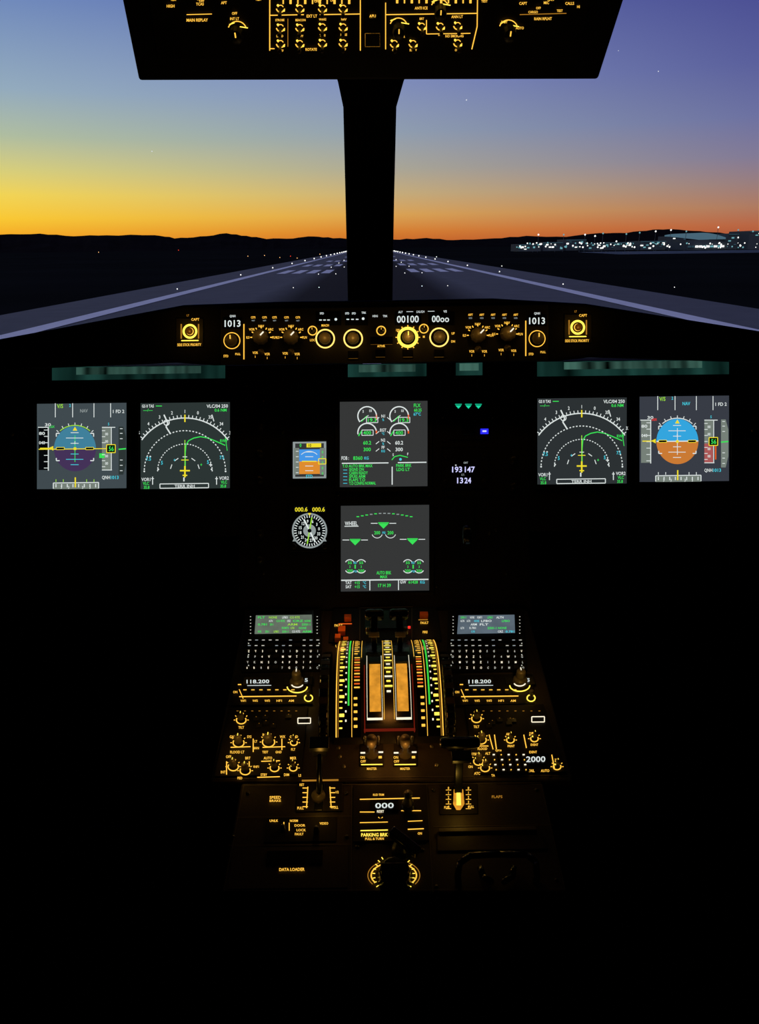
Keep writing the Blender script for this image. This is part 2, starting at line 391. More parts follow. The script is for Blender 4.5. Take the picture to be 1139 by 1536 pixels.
for nm, x, y in [('autoland_warning_button', 285, 498), ('autoland_warning_button.001', 867, 492)]:
    kb = B(); mk = B(); d = Draw(mk, PF, .003)
    kb.prism([PF.at(x-20, y-20), PF.at(x+20, y-20), PF.at(x+20, y+22), PF.at(x-20, y+22)], PF.n*.002, 'black_plastic')
    d.arc(x, y-1, 9.5, 0, 360, 3.2, 'gold', n=30); d.arc(x, y-1, 5, 0, 360, 1.4, 'amber')
    knob(kb, PF, x, y-1, 5.6, .006, 'smoked_plate', 0, None)
    d.rect(x-14, y-12, x-12, y+10, 'amber_dim'); d.rect(x+12, y-12, x+14, y+10, 'amber_dim')
    d.line(x-13, y+13, x+13, y+12.7, 1.6, 'gold'); d.text('SIDE STICK PRIORITY', x-1, y+19, 4, A, w=36)
    d.text('CAPT', x+8, y-19, 3.8, A, w=12); d.text('LT', x-3, y-25, 3, 'amber_dim')
    e = group(nm, [('button', kb, 0), ('legends', mk, 0)])
    lamp(e, 'button_fill', PF.base(x, y, .03), .035, (255, 190, 75))  # added fill, spreads the glow of the lit button ring

# ------------------------------------------------------------------ instrument panel
b = B()
zz = [PP.at(577, 545), PP.at(577, 800), PP.at(358, 800), PP.at(358, 925), PP.at(795, 925), PP.at(795, 800)]
L = lambda p, x: Vector((x, p.y, p.z))
pl = [L(zz[0], -W+.003), L(zz[0], W-.003), L(zz[1], W-.003), L(zz[1], zz[5].x), L(zz[3], zz[5].x), L(zz[3], zz[2].x), L(zz[1], zz[2].x), L(zz[1], -W+.003)]
b.prism(pl, -PP.n*.03, 'panel_paint')
dt = B(); d = Draw(dt, PP, .0006)
for x in (360, 793): d.line(x, 575, x, 900, 1.2, 'black_plastic')
for x0, y0, x1, y1 in [(430, 650, 500, 728), (662, 670, 732, 732), (430, 756, 500, 830), (660, 590, 740, 662), (665, 745, 760, 870), (373, 745, 400, 760), (668, 585, 735, 625)]:
    d.frame(x0, y0, x1, y1, 1.2, 'black_plastic')
for x, y in [(18, 652), (1130, 646), (370, 578), (424, 648), (508, 742), (645, 742), (735, 800), (745, 795), (395, 600), (770, 600), (395, 860), (760, 860), (665, 625), (740, 625), (655, 880)]:
    m = PP.mpp(x, y); dt.lathe(PP.at(x, y), PP.n, [(3*m, 0), (3*m, .0015), (.0001, .002)], 'steel' if x in (18, 1130) else 'knob_dark', 12)
for x, y in [(390, 640), (390, 680), (390, 720), (770, 690), (770, 730), (390, 800), (390, 840)]:
    knob(dt, PP, x, y, 6, .01, 'knob_dark', .04, None)
group('instrument_panel', [('face_plate', b, .002), ('screws_and_seams', dt, 0)])

def display(name, x0, y0, x1, y1, scr, fn, ox=0, oy=0, m=7, hb=.006):
    body = B(); mk = B(); s = Draw(mk, PP, .0025, ox, oy)
    fr = lambda a0, b0, a1, b1: body.prism([PP.at(a0+ox, b0+oy), PP.at(a1+ox, b0+oy), PP.at(a1+ox, b1+oy), PP.at(a0+ox, b1+oy)], PP.n*hb, 'black_plastic')
    fr(x0-m, y0-m, x1+m, y0-1.2); fr(x0-m, y1+1.2, x1+m, y1+m); fr(x0-m, y0-1.2, x0-1.2, y1+1.2); fr(x1+1.2, y0-1.2, x1+m, y1+1.2)
    s.rect(x0, y0, x1, y1, scr, 0)
    fn(s)
    return group(name, [('bezel', body, .001), ('screen', mk, 0)])

def pfd(sky, gnd, right):
    def f(s):
        for x in (83, 109, 141, 166): s.line(x, 605, x, 626, 1.1, 'white')
        s.text('V/S', 90, 609, 6, 'green_yellow'); s.text('NAV', 126, 616, 5, 'cyan' if right else 'white_dim'); s.text('1 FD 2', 178, 617, 5, 'white', w=17)
        s.text('2', 105, 608, 4.5, 'cyan')
        n = 22; c = (112.5, 673)
        up = [(c[0]+31.5*cos(pi*i/n), c[1]-34*sin(pi*i/n)) for i in range(n+1)]
        dn = [(c[0]+31.5*cos(pi*i/n), c[1]+34*sin(pi*i/n)) for i in range(n+1)]
        s.poly(up, sky, .0002); s.poly(dn, gnd, .0002)
        if right: s.line(81, 673, 144, 672.3, 1.6, 'white', .0005)
        else: s.line(58, 674, 172, 672.8, 1.3, 'yellow', .0005)
        for i in range(-3, 4):
            if i == 0: continue
            w = 13 if i % 2 == 0 else 6
            s.line(112-w, 673+i*8, 112+w, 673+i*8, 1, 'white' if right or i < 0 else 'cyan', .0006)
        s.arc(112.5, 673, 35, 50, 130, 1.3, 'white' if right else 'green_yellow', n=10)
        s.ticks(112.5, 673, 35, 45, 135, 6, 4, 1.1, 'white')
        s.poly([(112.5, 640), (109, 646), (116, 646)], 'yellow', .0008)
        for sg in (-1, 1):
            s.rect(112.5+sg*22-6, 671, 112.5+sg*22+6, 674.5, 'black', .0007); s.frame(112.5+sg*22-6, 671, 112.5+sg*22+6, 674.5, .8, 'yellow', .0009)
            s.line(112.5+sg*28, 687, 112.5+sg*28, 691, 1.5, 'white'); s.line(112.5+sg*28, 691, 112.5+sg*23, 691, 1.5, 'white')
            s.line(112.5+sg*28, 650, 112.5+sg*28, 655, 1.5, 'white'); s.line(112.5+sg*28, 650, 112.5+sg*23, 650, 1.5, 'white')
        s.rect(110.5, 671, 114.5, 675, 'yellow', .0009)
        s.line(112.5, 653, 112.5, 693, 1, 'green' if not right else 'white', .0005); s.text('5', 112.5, 664, 4, 'white')
        s.rect(58, 641, 72, 705, 'scr_grey' if right else 'black', .0002); s.line(72.5, 640, 72.5, 706, 1.4, 'white')
        for i in range(7): s.line(66, 645+i*9.5, 72, 645+i*9.5, 1, 'white')
        for i, t in enumerate(['30', '040', '80']): s.text(t, 63 if i else 72, [637, 664, 650][i], 4.5, 'white', w=9)
        s.poly([(73, 672), (80, 669), (80, 676)], 'yellow', .0007); s.line(57, 641, 73, 641, 1.2, 'white'); s.line(60, 672.5, 74, 672.5, 1.6, 'yellow', .0008)
        s.text('LGX', 78, 640, 3.5, 'green' if not right else 'red')
        s.rect(153, 641, 166, 705, 'scr_grey', .0001)
        if right: s.rect(153, 676, 166, 705, 'tape_red', .0002)
        s.line(153, 641, 173, 641, 1.2, 'white'); s.line(167, 641, 167, 705, 1.2, 'white'); s.line(153, 705, 168, 705, 1.2, 'white')
        for i in range(7): s.line(153, 646+i*9, 158, 646+i*9, 1, 'white')
        for y in (651, 662, 684, 695): s.text('00', 160, y, 4, 'white')
        if right: s.line(170, 676, 170, 700, 2, 'redorange')
        s.rect(160, 667, 173, 679, 'black', .0006); s.frame(160, 667, 173, 679, 1.2, 'yellow', .0008); s.text('56', 167, 673, 7, 'green', dh=.001)
        s.text('QNH', 159, 716, 5, 'white', w=12); s.text('1013', 172, 716, 5, 'cyan', w=12); s.text('5', 163, 636, 4, 'cyan')
        if not right: s.rect(149, 680, 157, 687, 'green', .0003)
        s.poly([(178, 640), (185, 640), (189, 655), (189, 695), (185, 712), (178, 712)], 'scr_grey' if right else 'scr_nd_l', .0001)
        for y in (643, 650, 658, 690, 698, 706): s.line(180, y, 184, y, 1, 'white')
        s.line(178, 674, 189, 673, 2, 'green', .0005)
        s.rect(80, 725, 148, 733.5, 'scr_grey', .0002)
        s.pline([(80, 733), (80, 724.5), (148, 723.6), (148, 732.5)], 1.3, 'white')
        for i in range(8): s.line(84+i*8.5, 726, 84+i*8.5, 731, 1.4, 'white')
        s.line(113, 716, 113, 731, 2, 'yellow', .0006)
        for x in (92, 103, 124, 135): s.text('3', x, 731, 4, 'white')
        for x in (84, 95, 130, 141): s.line(x, 719, x, 723, 1, 'green_yellow' if not right else 'white')
    return f
def nd():
    def f(s):
        c = (277.5, 707)
        s.arc(*c, 80, 36, 144, 1.7, 'white', n=40); s.ticks(*c, 80, 38, 142, 26, 4.5, 1.2, 'white')
        for i in range(9):
            a = radians(40+i*12.5); s.text(str((33+i) % 36), c[0]+90*cos(a), c[1]-90*sin(a), 5, 'white')
        s.arc(*c, 61, 2, 178, 1.5, 'white', n=75, dash=True)
        s.arc(*c, 41, 0, 180, 1.4, 'white', n=61, dash=True)
        s.arc(*c, 22, 10, 170, 1.2, 'white', n=9, dash=True)
        for dx, dy in [(-40, -3), (40, -3), (-61, 0), (61, 0), (-52, -22)]: s.disc(c[0]+dx, c[1]+dy, 1.3, 'white')
        s.pline([(278, 707), (278, 680), (279, 668), (283, 661), (291, 657), (301, 655), (312, 657), (322, 661), (338, 668)], 1.5, 'green')
        s.line(338, 655, 341, 676, 1, 'green'); s.text('RWY', 336, 661, 4.5, 'green')
        s.line(277.5, 622, 277.5, 633, 2, 'yellow', .0007)
        s.line(277.5, 660, 277.5, 700, 1.2, 'green_yellow'); s.line(272, 690, 283, 690, 1.2, 'yellow')
        s.line(277.5, 699, 277.5, 716, 2.4, 'yellow', .0007); s.line(270, 706, 285, 706, 2.2, 'yellow', .0007); s.line(274, 713, 281, 713, 1.8, 'yellow', .0007)
        s.pline([(246, 622), (252, 635), (249, 640), (256, 651)], 2, 'white'); s.arc(250, 634, 4, 0, 360, 1.3, 'white')
        s.pline([(318, 622), (321, 632)], 1.4, 'white'); s.text('+', 316, 697, 8, 'white'); s.text('+', 262, 690, 5, 'cyan'); s.text('+', 302, 697, 5, 'green')
        s.text('7.5', 223, 688, 5.5, 'cyan'); s.text('5', 243, 694, 5.5, 'cyan'); s.text('5', 312, 693, 5.5, 'cyan'); s.text('7.5', 333, 686, 5, 'cyan')
        s.text('GS 0 TAS', 222, 609, 4.5, 'white', w=18); s.text('---/---', 222, 615, 4, 'green', w=14); s.line(234, 609, 243, 609, 1.2, 'green')
        s.text('VLC/04 250', 326, 609, 5, 'white', w=32); s.text('0.6 NM', 331, 615, 4.5, 'green', w=18)
        s.text('VOR1', 219, 719, 5, 'white'); s.text('VLC', 219, 725, 4.5, 'green'); s.text('35.8', 220, 731, 4.5, 'green')
        s.text('VOR2', 336, 717, 5, 'white'); s.text('VLC', 336, 723, 4.5, 'green'); s.text('35.8', 335, 729, 4.5, 'green')
        for x in (229, 325): s.line(x, 715, x, 727, 1.3, 'white'); s.line(x-2, 718, x+2, 718, 1.2, 'white')
        s.frame(240, 725.5, 313, 732, 1.3, 'white'); s.text('TERR INH', 277, 729, 4.2, 'white', w=30)
        s.line(276, 716, 276, 722, 2, 'white')
    return f
display('primary_flight_display', 55.5, 605, 190, 733, 'scr_pfd_l', pfd('sky_l', 'gnd_l', False))
display('primary_flight_display.001', 55.5, 605, 190, 733, 'scr_pfd_r', pfd('sky_r', 'gnd_r', True), 904, -10.8)
display('navigation_display', 211, 604, 345, 733, 'scr_nd_l', nd())
display('navigation_display.001', 211, 604, 345, 733, 'scr_nd_r', nd(), 595.5, -7)

def ewd(s):
    for cx_ in (551, 599):
        s.arc(cx_, 624, 14, 0, 215, 1.8, 'white', n=24); s.arc(cx_, 624, 14, -20, 8, 2.2, 'redorange')
        s.line(cx_, 624, cx_-9, 632, 1.8, 'green'); s.line(cx_-12, 633, cx_+2, 623, 1, 'white')
        s.frame(cx_-1, 626, cx_+16, 634, 1, 'white'); s.text('19.3', cx_+7.5, 630, 5.5, 'green', w=13)
        s.text('5', cx_-6, 617, 4, 'white'); s.text('10', cx_+5, 616, 4, 'white')
        s.arc(cx_, 649, 14, 10, 190, 1.8, 'white', n=20); s.arc(cx_, 649, 14, -5, 15, 2.2, 'redorange')
        s.frame(cx_-8, 645, cx_+9, 653, 1, 'white'); s.text('400', cx_, 649, 5.5, 'green', w=12); s.line(cx_-13, 654, cx_-8, 646, 1.6, 'green')
        s.text('60.2', cx_, 664, 5.5, 'green' if cx_ < 560 else 'white', w=12); s.text('300', cx_, 674, 5.5, 'green' if cx_ < 560 else 'white', w=11)
    for y, t, u in [(627, 'N1', '%'), (648, 'EGT', '°C'), (663, 'N2', '%'), (674, 'FF', 'KG')]:
        s.text(t, 575, y-3, 4.6, 'white'); s.text(u, 575, y+2.5, 3.6, 'cyan')
        s.line(564, y+3, 569, y-1, 1.1, 'white'); s.line(586, y+3, 581, y-1, 1.1, 'white')
    s.text('FLX', 626, 608, 5.4, 'green'); s.text('60.25', 627, 615, 4.6, 'green'); s.text('67°C', 626, 621, 4.6, 'cyan')
    s.text('FOB :', 518, 687, 5.5, 'white', w=11); s.text('8360', 537, 687, 5.5, 'green', w=14); s.text('KG', 550, 687, 4.4, 'cyan')
    s.line(513, 695, 583, 694.3, 1.6, 'white'); s.line(597, 694, 640, 693.4, 1.6, 'white'); s.line(588.5, 700, 588.5, 727, 1.6, 'white')
    s.pline([(588, 690), (592, 685), (600, 683), (612, 686)], 1.4, 'green'); s.disc(601, 689, 2, 'cyan'); s.text('S', 590, 682, 4, 'white'); s.text('F', 612, 681, 4, 'white')
    for i, t in enumerate(['T.O AUTO BRK MAX', 'SIGNS ON', 'CABIN READY', 'SPLRS ARM', 'FLAPS T.O', 'T.O CONFIG NORMAL']):
        s.text(t, 514 if i in (0,) else 524, 699+i*5.2, 4.5, 'green', 'l', w=[45, 22, 28, 24, 24, 40][i])
    for y in (705, 710, 715, 720, 725): s.line(515, y, 521, y, .9, 'cyan')
    s.text('PARK BRK', 606, 698, 4.6, 'green', w=23); s.text('LDG LT', 605, 704, 4.6, 'green', w=20)
display('engine_warning_display', 510, 602, 641.5, 730, 'scr_mid', ewd)
def sd(s):
    s.text('WHEEL', 527, 785, 6, 'white', w=19); s.line(517, 789.5, 538, 789.3, 1.2, 'white')
    for i in range(13):
        a = i/12; x = 537+80*a; s.line(x-2, 775-5*sin(pi*a), x+2, 775-5*sin(pi*a), 1.5, 'green' if i in (0, 1, 2, 10, 11, 12, 4, 8) else 'white_dim')
    for x, y in [(575.5, 789), (533, 814), (619, 813)]:
        s.line(x-19, y-4, x-9, y-4, 1.1, 'white'); s.line(x+9, y-4, x+19, y-4, 1.1, 'white')
        s.poly([(x-8, y-4), (x+8, y-4), (x, y+4)], 'green', .0004); s.line(x-8, y-5, x+8, y-5, 1.2, 'green')
    s.text('200', 566, 799, 5, 'green', w=9); s.text('200', 586, 799, 5, 'green', w=9); s.text('PSI', 576, 799, 3.4, 'cyan')
    s.arc(566, 799, 8, 200, 340, 1, 'white'); s.arc(586, 799, 8, 200, 340, 1, 'white')
    for cx_ in (533, 620):
        for dx in (-8, 9):
            s.arc(cx_+dx, 847, 7.5, 30, 150, 1.3, 'white', n=8); s.arc(cx_+dx, 852, 7.5, 210, 330, 1.3, 'white', n=8)
            s.text('55', cx_+dx, 844, 4, 'green', w=6); s.text('200', cx_+dx, 856, 4.4, 'green', w=9); s.text('3', cx_+dx, 850, 3.6, 'green')
        s.text('REL', cx_, 844, 3.2, 'cyan', w=5); s.text('PSI', cx_, 857, 3.2, 'cyan', w=5)
        s.rect(cx_-1, 847, cx_+1, 853, 'green')
    s.text('AUTO BRK', 576, 859, 5, 'green', w=22); s.text('MAX', 576, 865, 4.4, 'green')
    s.line(512, 870.5, 643, 869, 1.8, 'white'); s.line(555, 870, 555, 885.5, 1.3, 'white'); s.line(598, 870, 598, 885, 1.3, 'white')
    s.text('TAT', 523, 874, 4.5, 'white'); s.text('SAT', 523, 880, 4.5, 'white'); s.text('+15', 536, 874, 4.5, 'green'); s.text('+15', 536, 880, 4.5, 'green'); s.text('°C', 547, 874, 4, 'cyan'); s.text('°C', 547, 880, 4, 'cyan')
    s.text('17 H 39', 577, 878, 5, 'green', w=19); s.text('GW', 605, 873, 4.5, 'white'); s.text('61428', 620, 873, 4.5, 'green', w=14); s.text('KG', 634, 873, 4.5, 'cyan')
display('wheel_system_display', 511.5, 758, 644, 886.5, 'scr_mid', sd)

def stby(s):
    s.rect(443, 665, 486, 715, 'scr_mid', .0002); s.rect(446, 674, 484, 692, 'sky_s', .0004); s.rect(446, 692, 484, 711, 'gnd_s', .0004)
    s.rect(460, 665, 482, 671, 'yellow', .0006); s.text('10', 465, 668, 4.5, 'black', dh=.001)
    s.rect(441, 672, 449, 712, 'scr_grey', .0005); s.rect(480, 672, 488, 712, 'scr_grey', .0005)
    for i in range(5): s.line(458, 678+i*7, 470, 678+i*7, 1, 'white', .0007); s.line(444, 677+i*8, 448, 677+i*8, 1, 'white', .0008); s.text('0', 484, 678+i*8, 4, 'green', dh=.0009)
    s.arc(464, 694, 17, 45, 135, 1, 'white', dh=.0007); s.frame(478, 688, 489, 696, 1.3, 'yellow', .0009); s.line(453, 692, 475, 692, 1.6, 'yellow', .0008)
    s.text('STD', 464, 714.5, 5, 'cyan', dh=.001); s.text('0', 451, 668, 5, 'green')
display('standby_attitude_indicator', 439.5, 662.5, 489.5, 717.5, 'white_dim', stby, m=5)

# radio magnetic indicator
body = B(); mk = B(); d = Draw(mk, PP, .004)
body.prism([PP.at(434, 757), PP.at(495, 757), PP.at(495, 828), PP.at(434, 828)], PP.n*.003, 'black_plastic')
for x in (452, 478):
    d.rect(x-11, 759, x+11, 769, 'black', 0); d.text('000.6', x, 764, 6.5, 'yellow', w=19, dh=.0006)
d.disc(464.5, 796, 26.5, 'white_dim', 0, n=40); d.disc(464.5, 796, 24, 'black', .0003, n=40)
d.ticks(464.5, 796, 19.5, 0, 360, 36, 4, 1.2, 'white')
for i in range(12): a = i*pi/6+.2; d.text(str(i*3), 464.5+14.5*cos(a), 796-14.5*sin(a), 4.6, 'white', dh=.0008)
d.disc(464.5, 796, 9.5, 'white_dim', .0005)
d.line(456, 779, 473, 813, 2.4, 'white', .001); d.line(468, 776, 461, 816, 1.6, 'green_yellow', .0012); d.disc(464.5, 796, 3, 'black', .0015)
d.poly([(464.5, 774), (462, 769.5), (467, 769.5)], 'yellow', .001)
for x in (441, 488):
    body.lathe(PP.at(x, 820), PP.n, [(.005, 0), (.005, .01), (.0001, .011)], 'knob_dark', 14)
    d.poly([(x-2, 812), (x+2, 812), (x, 808)], 'white_dim')
group('radio_magnetic_indicator', [('case', body, .001), ('dial', mk, 0)])

# digital clock
body = B(); mk = B(); d = Draw(mk, PP, .004)
body.prism([PP.at(664, 676), PP.at(732, 676), PP.at(732, 732), PP.at(664, 732)], PP.n*.003, 'black_plastic')
d.text('193', 686, 704, 8.5, 'lavender', w=15); d.text('147', 705, 704, 8.5, 'lavender', w=15)
d.text('13', 690.5, 720.5, 8.5, 'lavender', w=9); d.text('24', 702, 720.5, 8.5, 'lavender', w=10)
d.text('GMT', 699, 694, 2.8, 'white_dim'); d.text('E.T.', 695, 712, 2.8, 'white_dim'); d.rect(683, 697, 685, 698.5, 'white')
for x, y in ((669, 686), (726, 685), (669, 723), (726, 722)): knob(body, PP, x, y, 4, .006, 'knob_dark', .05, None)
group('digital_clock', [('case', body, .001), ('digits', mk, 0)])

# gear indicator + lever
body = B(); mk = B(); d = Draw(mk, PP, .003)
body.prism([PP.at(675, 598), PP.at(734, 598), PP.at(734, 660), PP.at(675, 660)], PP.n*.002, 'black_plastic')
for x in (688, 703, 718):
    d.poly([(x-4.5, 608), (x+4.5, 608), (x, 613)], 'teal'); d.line(x-5, 606.4, x+5, 606.4, 1, 'teal')
body.box(PP.at(703, 645, .0025), X*.011, PP.v*.008, PP.n*.002, 'gloss_black')
d.rect(721, 643, 733, 651, 'blue', .001); d.rect(724, 645.5, 730, 648, 'lavender', .0016)
group('landing_gear_indicator', [('case', body, .001), ('lights', mk, 0)])
body = B()
body.prism([PP.at(677, 752), PP.at(712, 752), PP.at(712, 840), PP.at(677, 840)], PP.n*.004, 'black_plastic')
body.stick(PP.at(694, 810), PP.at(694, 806)+PP.n*.05, .005, .005, 'knob_dark')
body.lathe(PP.at(694, 806)+PP.n*.055-X*.008, X, [(.001, 0), (.016, .001), (.018, .004), (.018, .012), (.016, .015), (.001, .016)], 'gloss_black', 24)
body.obj('landing_gear_lever')

# ------------------------------------------------------------------ centre pedestal
b = B(); b2 = B()
q = [P1.at(368, 915), P1.at(792, 915), P1.at(861, 1172), P1.at(315, 1172)]
b.prism(q, [Vector((0, 0, -p.z+.001)) for p in q], 'pedestal_paint')
q2 = [P2.at(362, 1174), P2.at(815, 1174), P2.at(851, 1340), P2.at(332, 1340)]
b2.prism(q2, [Vector((0, 0, -p.z+.001)) for p in q2], 'pedestal_paint')
sm = B(); d1 = Draw(sm, P1, .0006); d2 = Draw(sm, P2, .0006)
for pts_ in ([(486, 915), (468, 1010), (455, 1100), (445, 1168)], [(682, 915), (692, 1010), (702, 1100), (712, 1168)], [(362, 1014), (470, 1013)], [(690, 1012), (800, 1010)],
             [(350, 1062), (462, 1061)], [(694, 1060), (812, 1058)], [(338, 1100), (456, 1099)], [(700, 1098), (825, 1096)], [(320, 1168), (858, 1163)], [(500, 1112), (528, 1110)], [(534, 1166), (640, 1165)]):
    d1.pline(pts_, .9, 'seam')
for pts_ in ([(528, 1178), (527, 1338)], [(640, 1177), (650, 1338)], [(355, 1226), (527, 1224)], [(650, 1240), (830, 1237)], [(342, 1268), (527, 1266)], [(366, 1178), (336, 1336)], [(812, 1176), (848, 1334)], [(366, 1178), (812, 1174)], [(336, 1336), (848, 1333)]):
    d2.pline(pts_, 1.0, 'seam')
for x, y in [(350, 1255), (520, 1255), (372, 1190), (520, 1190), (348, 1310), (518, 1330), (655, 1330), (835, 1320), (805, 1185), (650, 1185), (536, 1270), (634, 1275)]:
    m = P2.mpp(x, y); sm.lathe(P2.at(x, y), P2.n, [(3*m, 0), (3*m, .001), (.0001, .0015)], 'knob_dark', 10)
for x, y in [(508, 1122), (516, 1150), (648, 1120), (655, 1148), (510, 1135)]:
    m = P1.mpp(x, y); sm.lathe(P1.at(x, y), P1.n, [(3*m, 0), (3*m, .001), (.0001, .0015)], 'steel', 10)
group('center_pedestal', [('front_body', b, .003), ('rear_body', b2, .003), ('seams_and_screws', sm, 0)])

# flight management keypads
def mcdu(name, x0, scr, cols):
    body = B(); mk = B(); d = Draw(mk, P1, .0055)
    body.prism([P1.at(x0-58, 917), P1.at(x0+56, 916), P1.at(x0+56+(5 if x0 > 577 else 2), 1008), P1.at(x0-58-(2 if x0 > 577 else 5), 1010)], P1.n*.004, 'black_plastic')
    body.prism([P1.at(x0-45, 920), P1.at(x0+45, 919), P1.at(x0+45, 953), P1.at(x0-46, 954)], P1.n*.0055, 'gloss_black')
    d.h = .0062
    d.poly([(x0-42, 923), (x0+42, 922), (x0+43, 949.5), (x0-44, 951)], scr, 0)
    for r in range(5):
        y = 926+r*5.3; x = x0-39
        while x < x0+34:
            w = random.uniform(5, 16)
            if random.random() < .8: d.text(random.choice(['FROM/TO', '0.781', 'CO RTE', 'LFBO', '250/-1', 'CRZ', 'ALTN', 'FLT', 'NONE', 'ARM']), x+w/2, y, 3.2, random.choice(cols), w=w)
            x += w+random.uniform(2, 8)
    d.h = .008
    for i in range(6):
        for sx in (-1, 1):
            x = x0+sx*50; y = 925+i*5
            body.box(P1.at(x, y, .0045), X*.004, P1.v*.0018, P1.n*.0012, 'knob_dark'); d.rect(x-.8, y-.6, x+.8, y+.6, 'key_legend')
    for r in range(6):
        y = 960+r*8.3
        for c in range(11):
            sp = 10.2*(1+.0008*(y-960)); x = x0+(c-5)*sp-(y-960)*.06*(1 if x0 < 577 else -1)
            body.box(P1.at(x, y, .0055), X*.0042, P1.v*.0036, P1.n*.002, 'knob_dark')
            if random.random() < .85:
                if r < 2: d.rect(x-2.2, y-.6, x+2, y+.6, 'key_legend' if random.random() < .6 else 'white_dim')
                else: d.text(random.choice('ABCDEFGHKLMNOPRSTUVWXYZ123456789'), x, y, 3.3, 'warm_white' if random.random() < .5 else 'key_legend')
    for x in (x0-53, x0+53):
        for y in (965, 982, 998): d.disc(x, y, .9, 'key_legend')
    return group(name, [('case_and_keys', body, 0), ('screen_and_legends', mk, 0)])
mcdu('flight_management_keypad', 426, 'scr_mcdu', ['green', 'green', 'white', 'green_yellow'])
mcdu('flight_management_keypad.001', 730, 'scr_mcdu2', ['cyan', 'white', 'white', 'green'])

# radio panels
def radio(name, xs, dxk):
    body = B(); mk = B(); d = Draw(mk, P1, .0055)
    g = lambda x: xs+x
    body.prism([P1.at(g(-62), 1015), P1.at(g(50), 1013), P1.at(g(54), 1058), P1.at(g(-68), 1060)], P1.n*.004, 'panel_paint')
    for x in (-28, 32):
        body.box(P1.at(g(x), 1022, .0045), X*.022, P1.v*.008, P1.n*.001, 'gloss_black')
    d.h = .0065
    d.text('118.200', g(-28), 1022, 5.4, 'white', w=34); d.text('121.5', g(36), 1020, 5.4, 'white', w=22)
    d.line(g(-44), 1028.4, g(-8), 1028, .9, 'white')
    for i in range(7):
        d.rect(g(-50+i*12), 1034, g(-45+i*12), 1035.3, A); body.box(P1.at(g(-47+i*12), 1039, .005), X*.004, P1.v*.003, P1.n*.001, 'knob_dark')
    d.line(g(-56), 1045, g(30), 1044, 1.6, A); d.line(g(-56), 1034, g(-50), 1048, 1.2, A)
    for x, t in ((-50, 'VHF1'), (-32, 'VHF2'), (-14, 'VHF3'), (4, 'HF1'), (22, 'AM')): d.text(t, g(x), 1051, 3.2, 'amber', w=8)
    kx, ky = dxk
    knob(body, P1, kx, ky+6, 12, .012, 'knob_grey', .04, None); knob(body, P1, kx, ky+3, 8, .024, 'knob_grey', .04, 'warm_white')
    d.arc(kx, ky+8, 15, 180, 360, 1.8, 'gold', ry=9); d.arc(kx, ky+3, 9, 200, 340, 1.8, 'warm_white', ry=6, dh=.02)
    knob(body, P1, kx+17, 1046, 4, .014, 'knob_grey', 0, None); d.arc(kx+17, 1047, 6, 0, 360, 1.8, 'gold', ry=5)
    d.rect(g(-58), 1026, g(-53), 1027.6, A); d.text('ON', g(-62), 1038, 3.6, A)
    e = group(name, [('case', body, 0), ('legends', mk, 0)])
    lamp(e, 'knob_fill', P1.base(kx, ky+16, .05), .03, (255, 195, 90)); return e  # added fill lamp hovering over the tuning knob
radio('radio_management_panel', 415, (446, 1022)); radio('radio_management_panel.001', 748, (780, 1020))

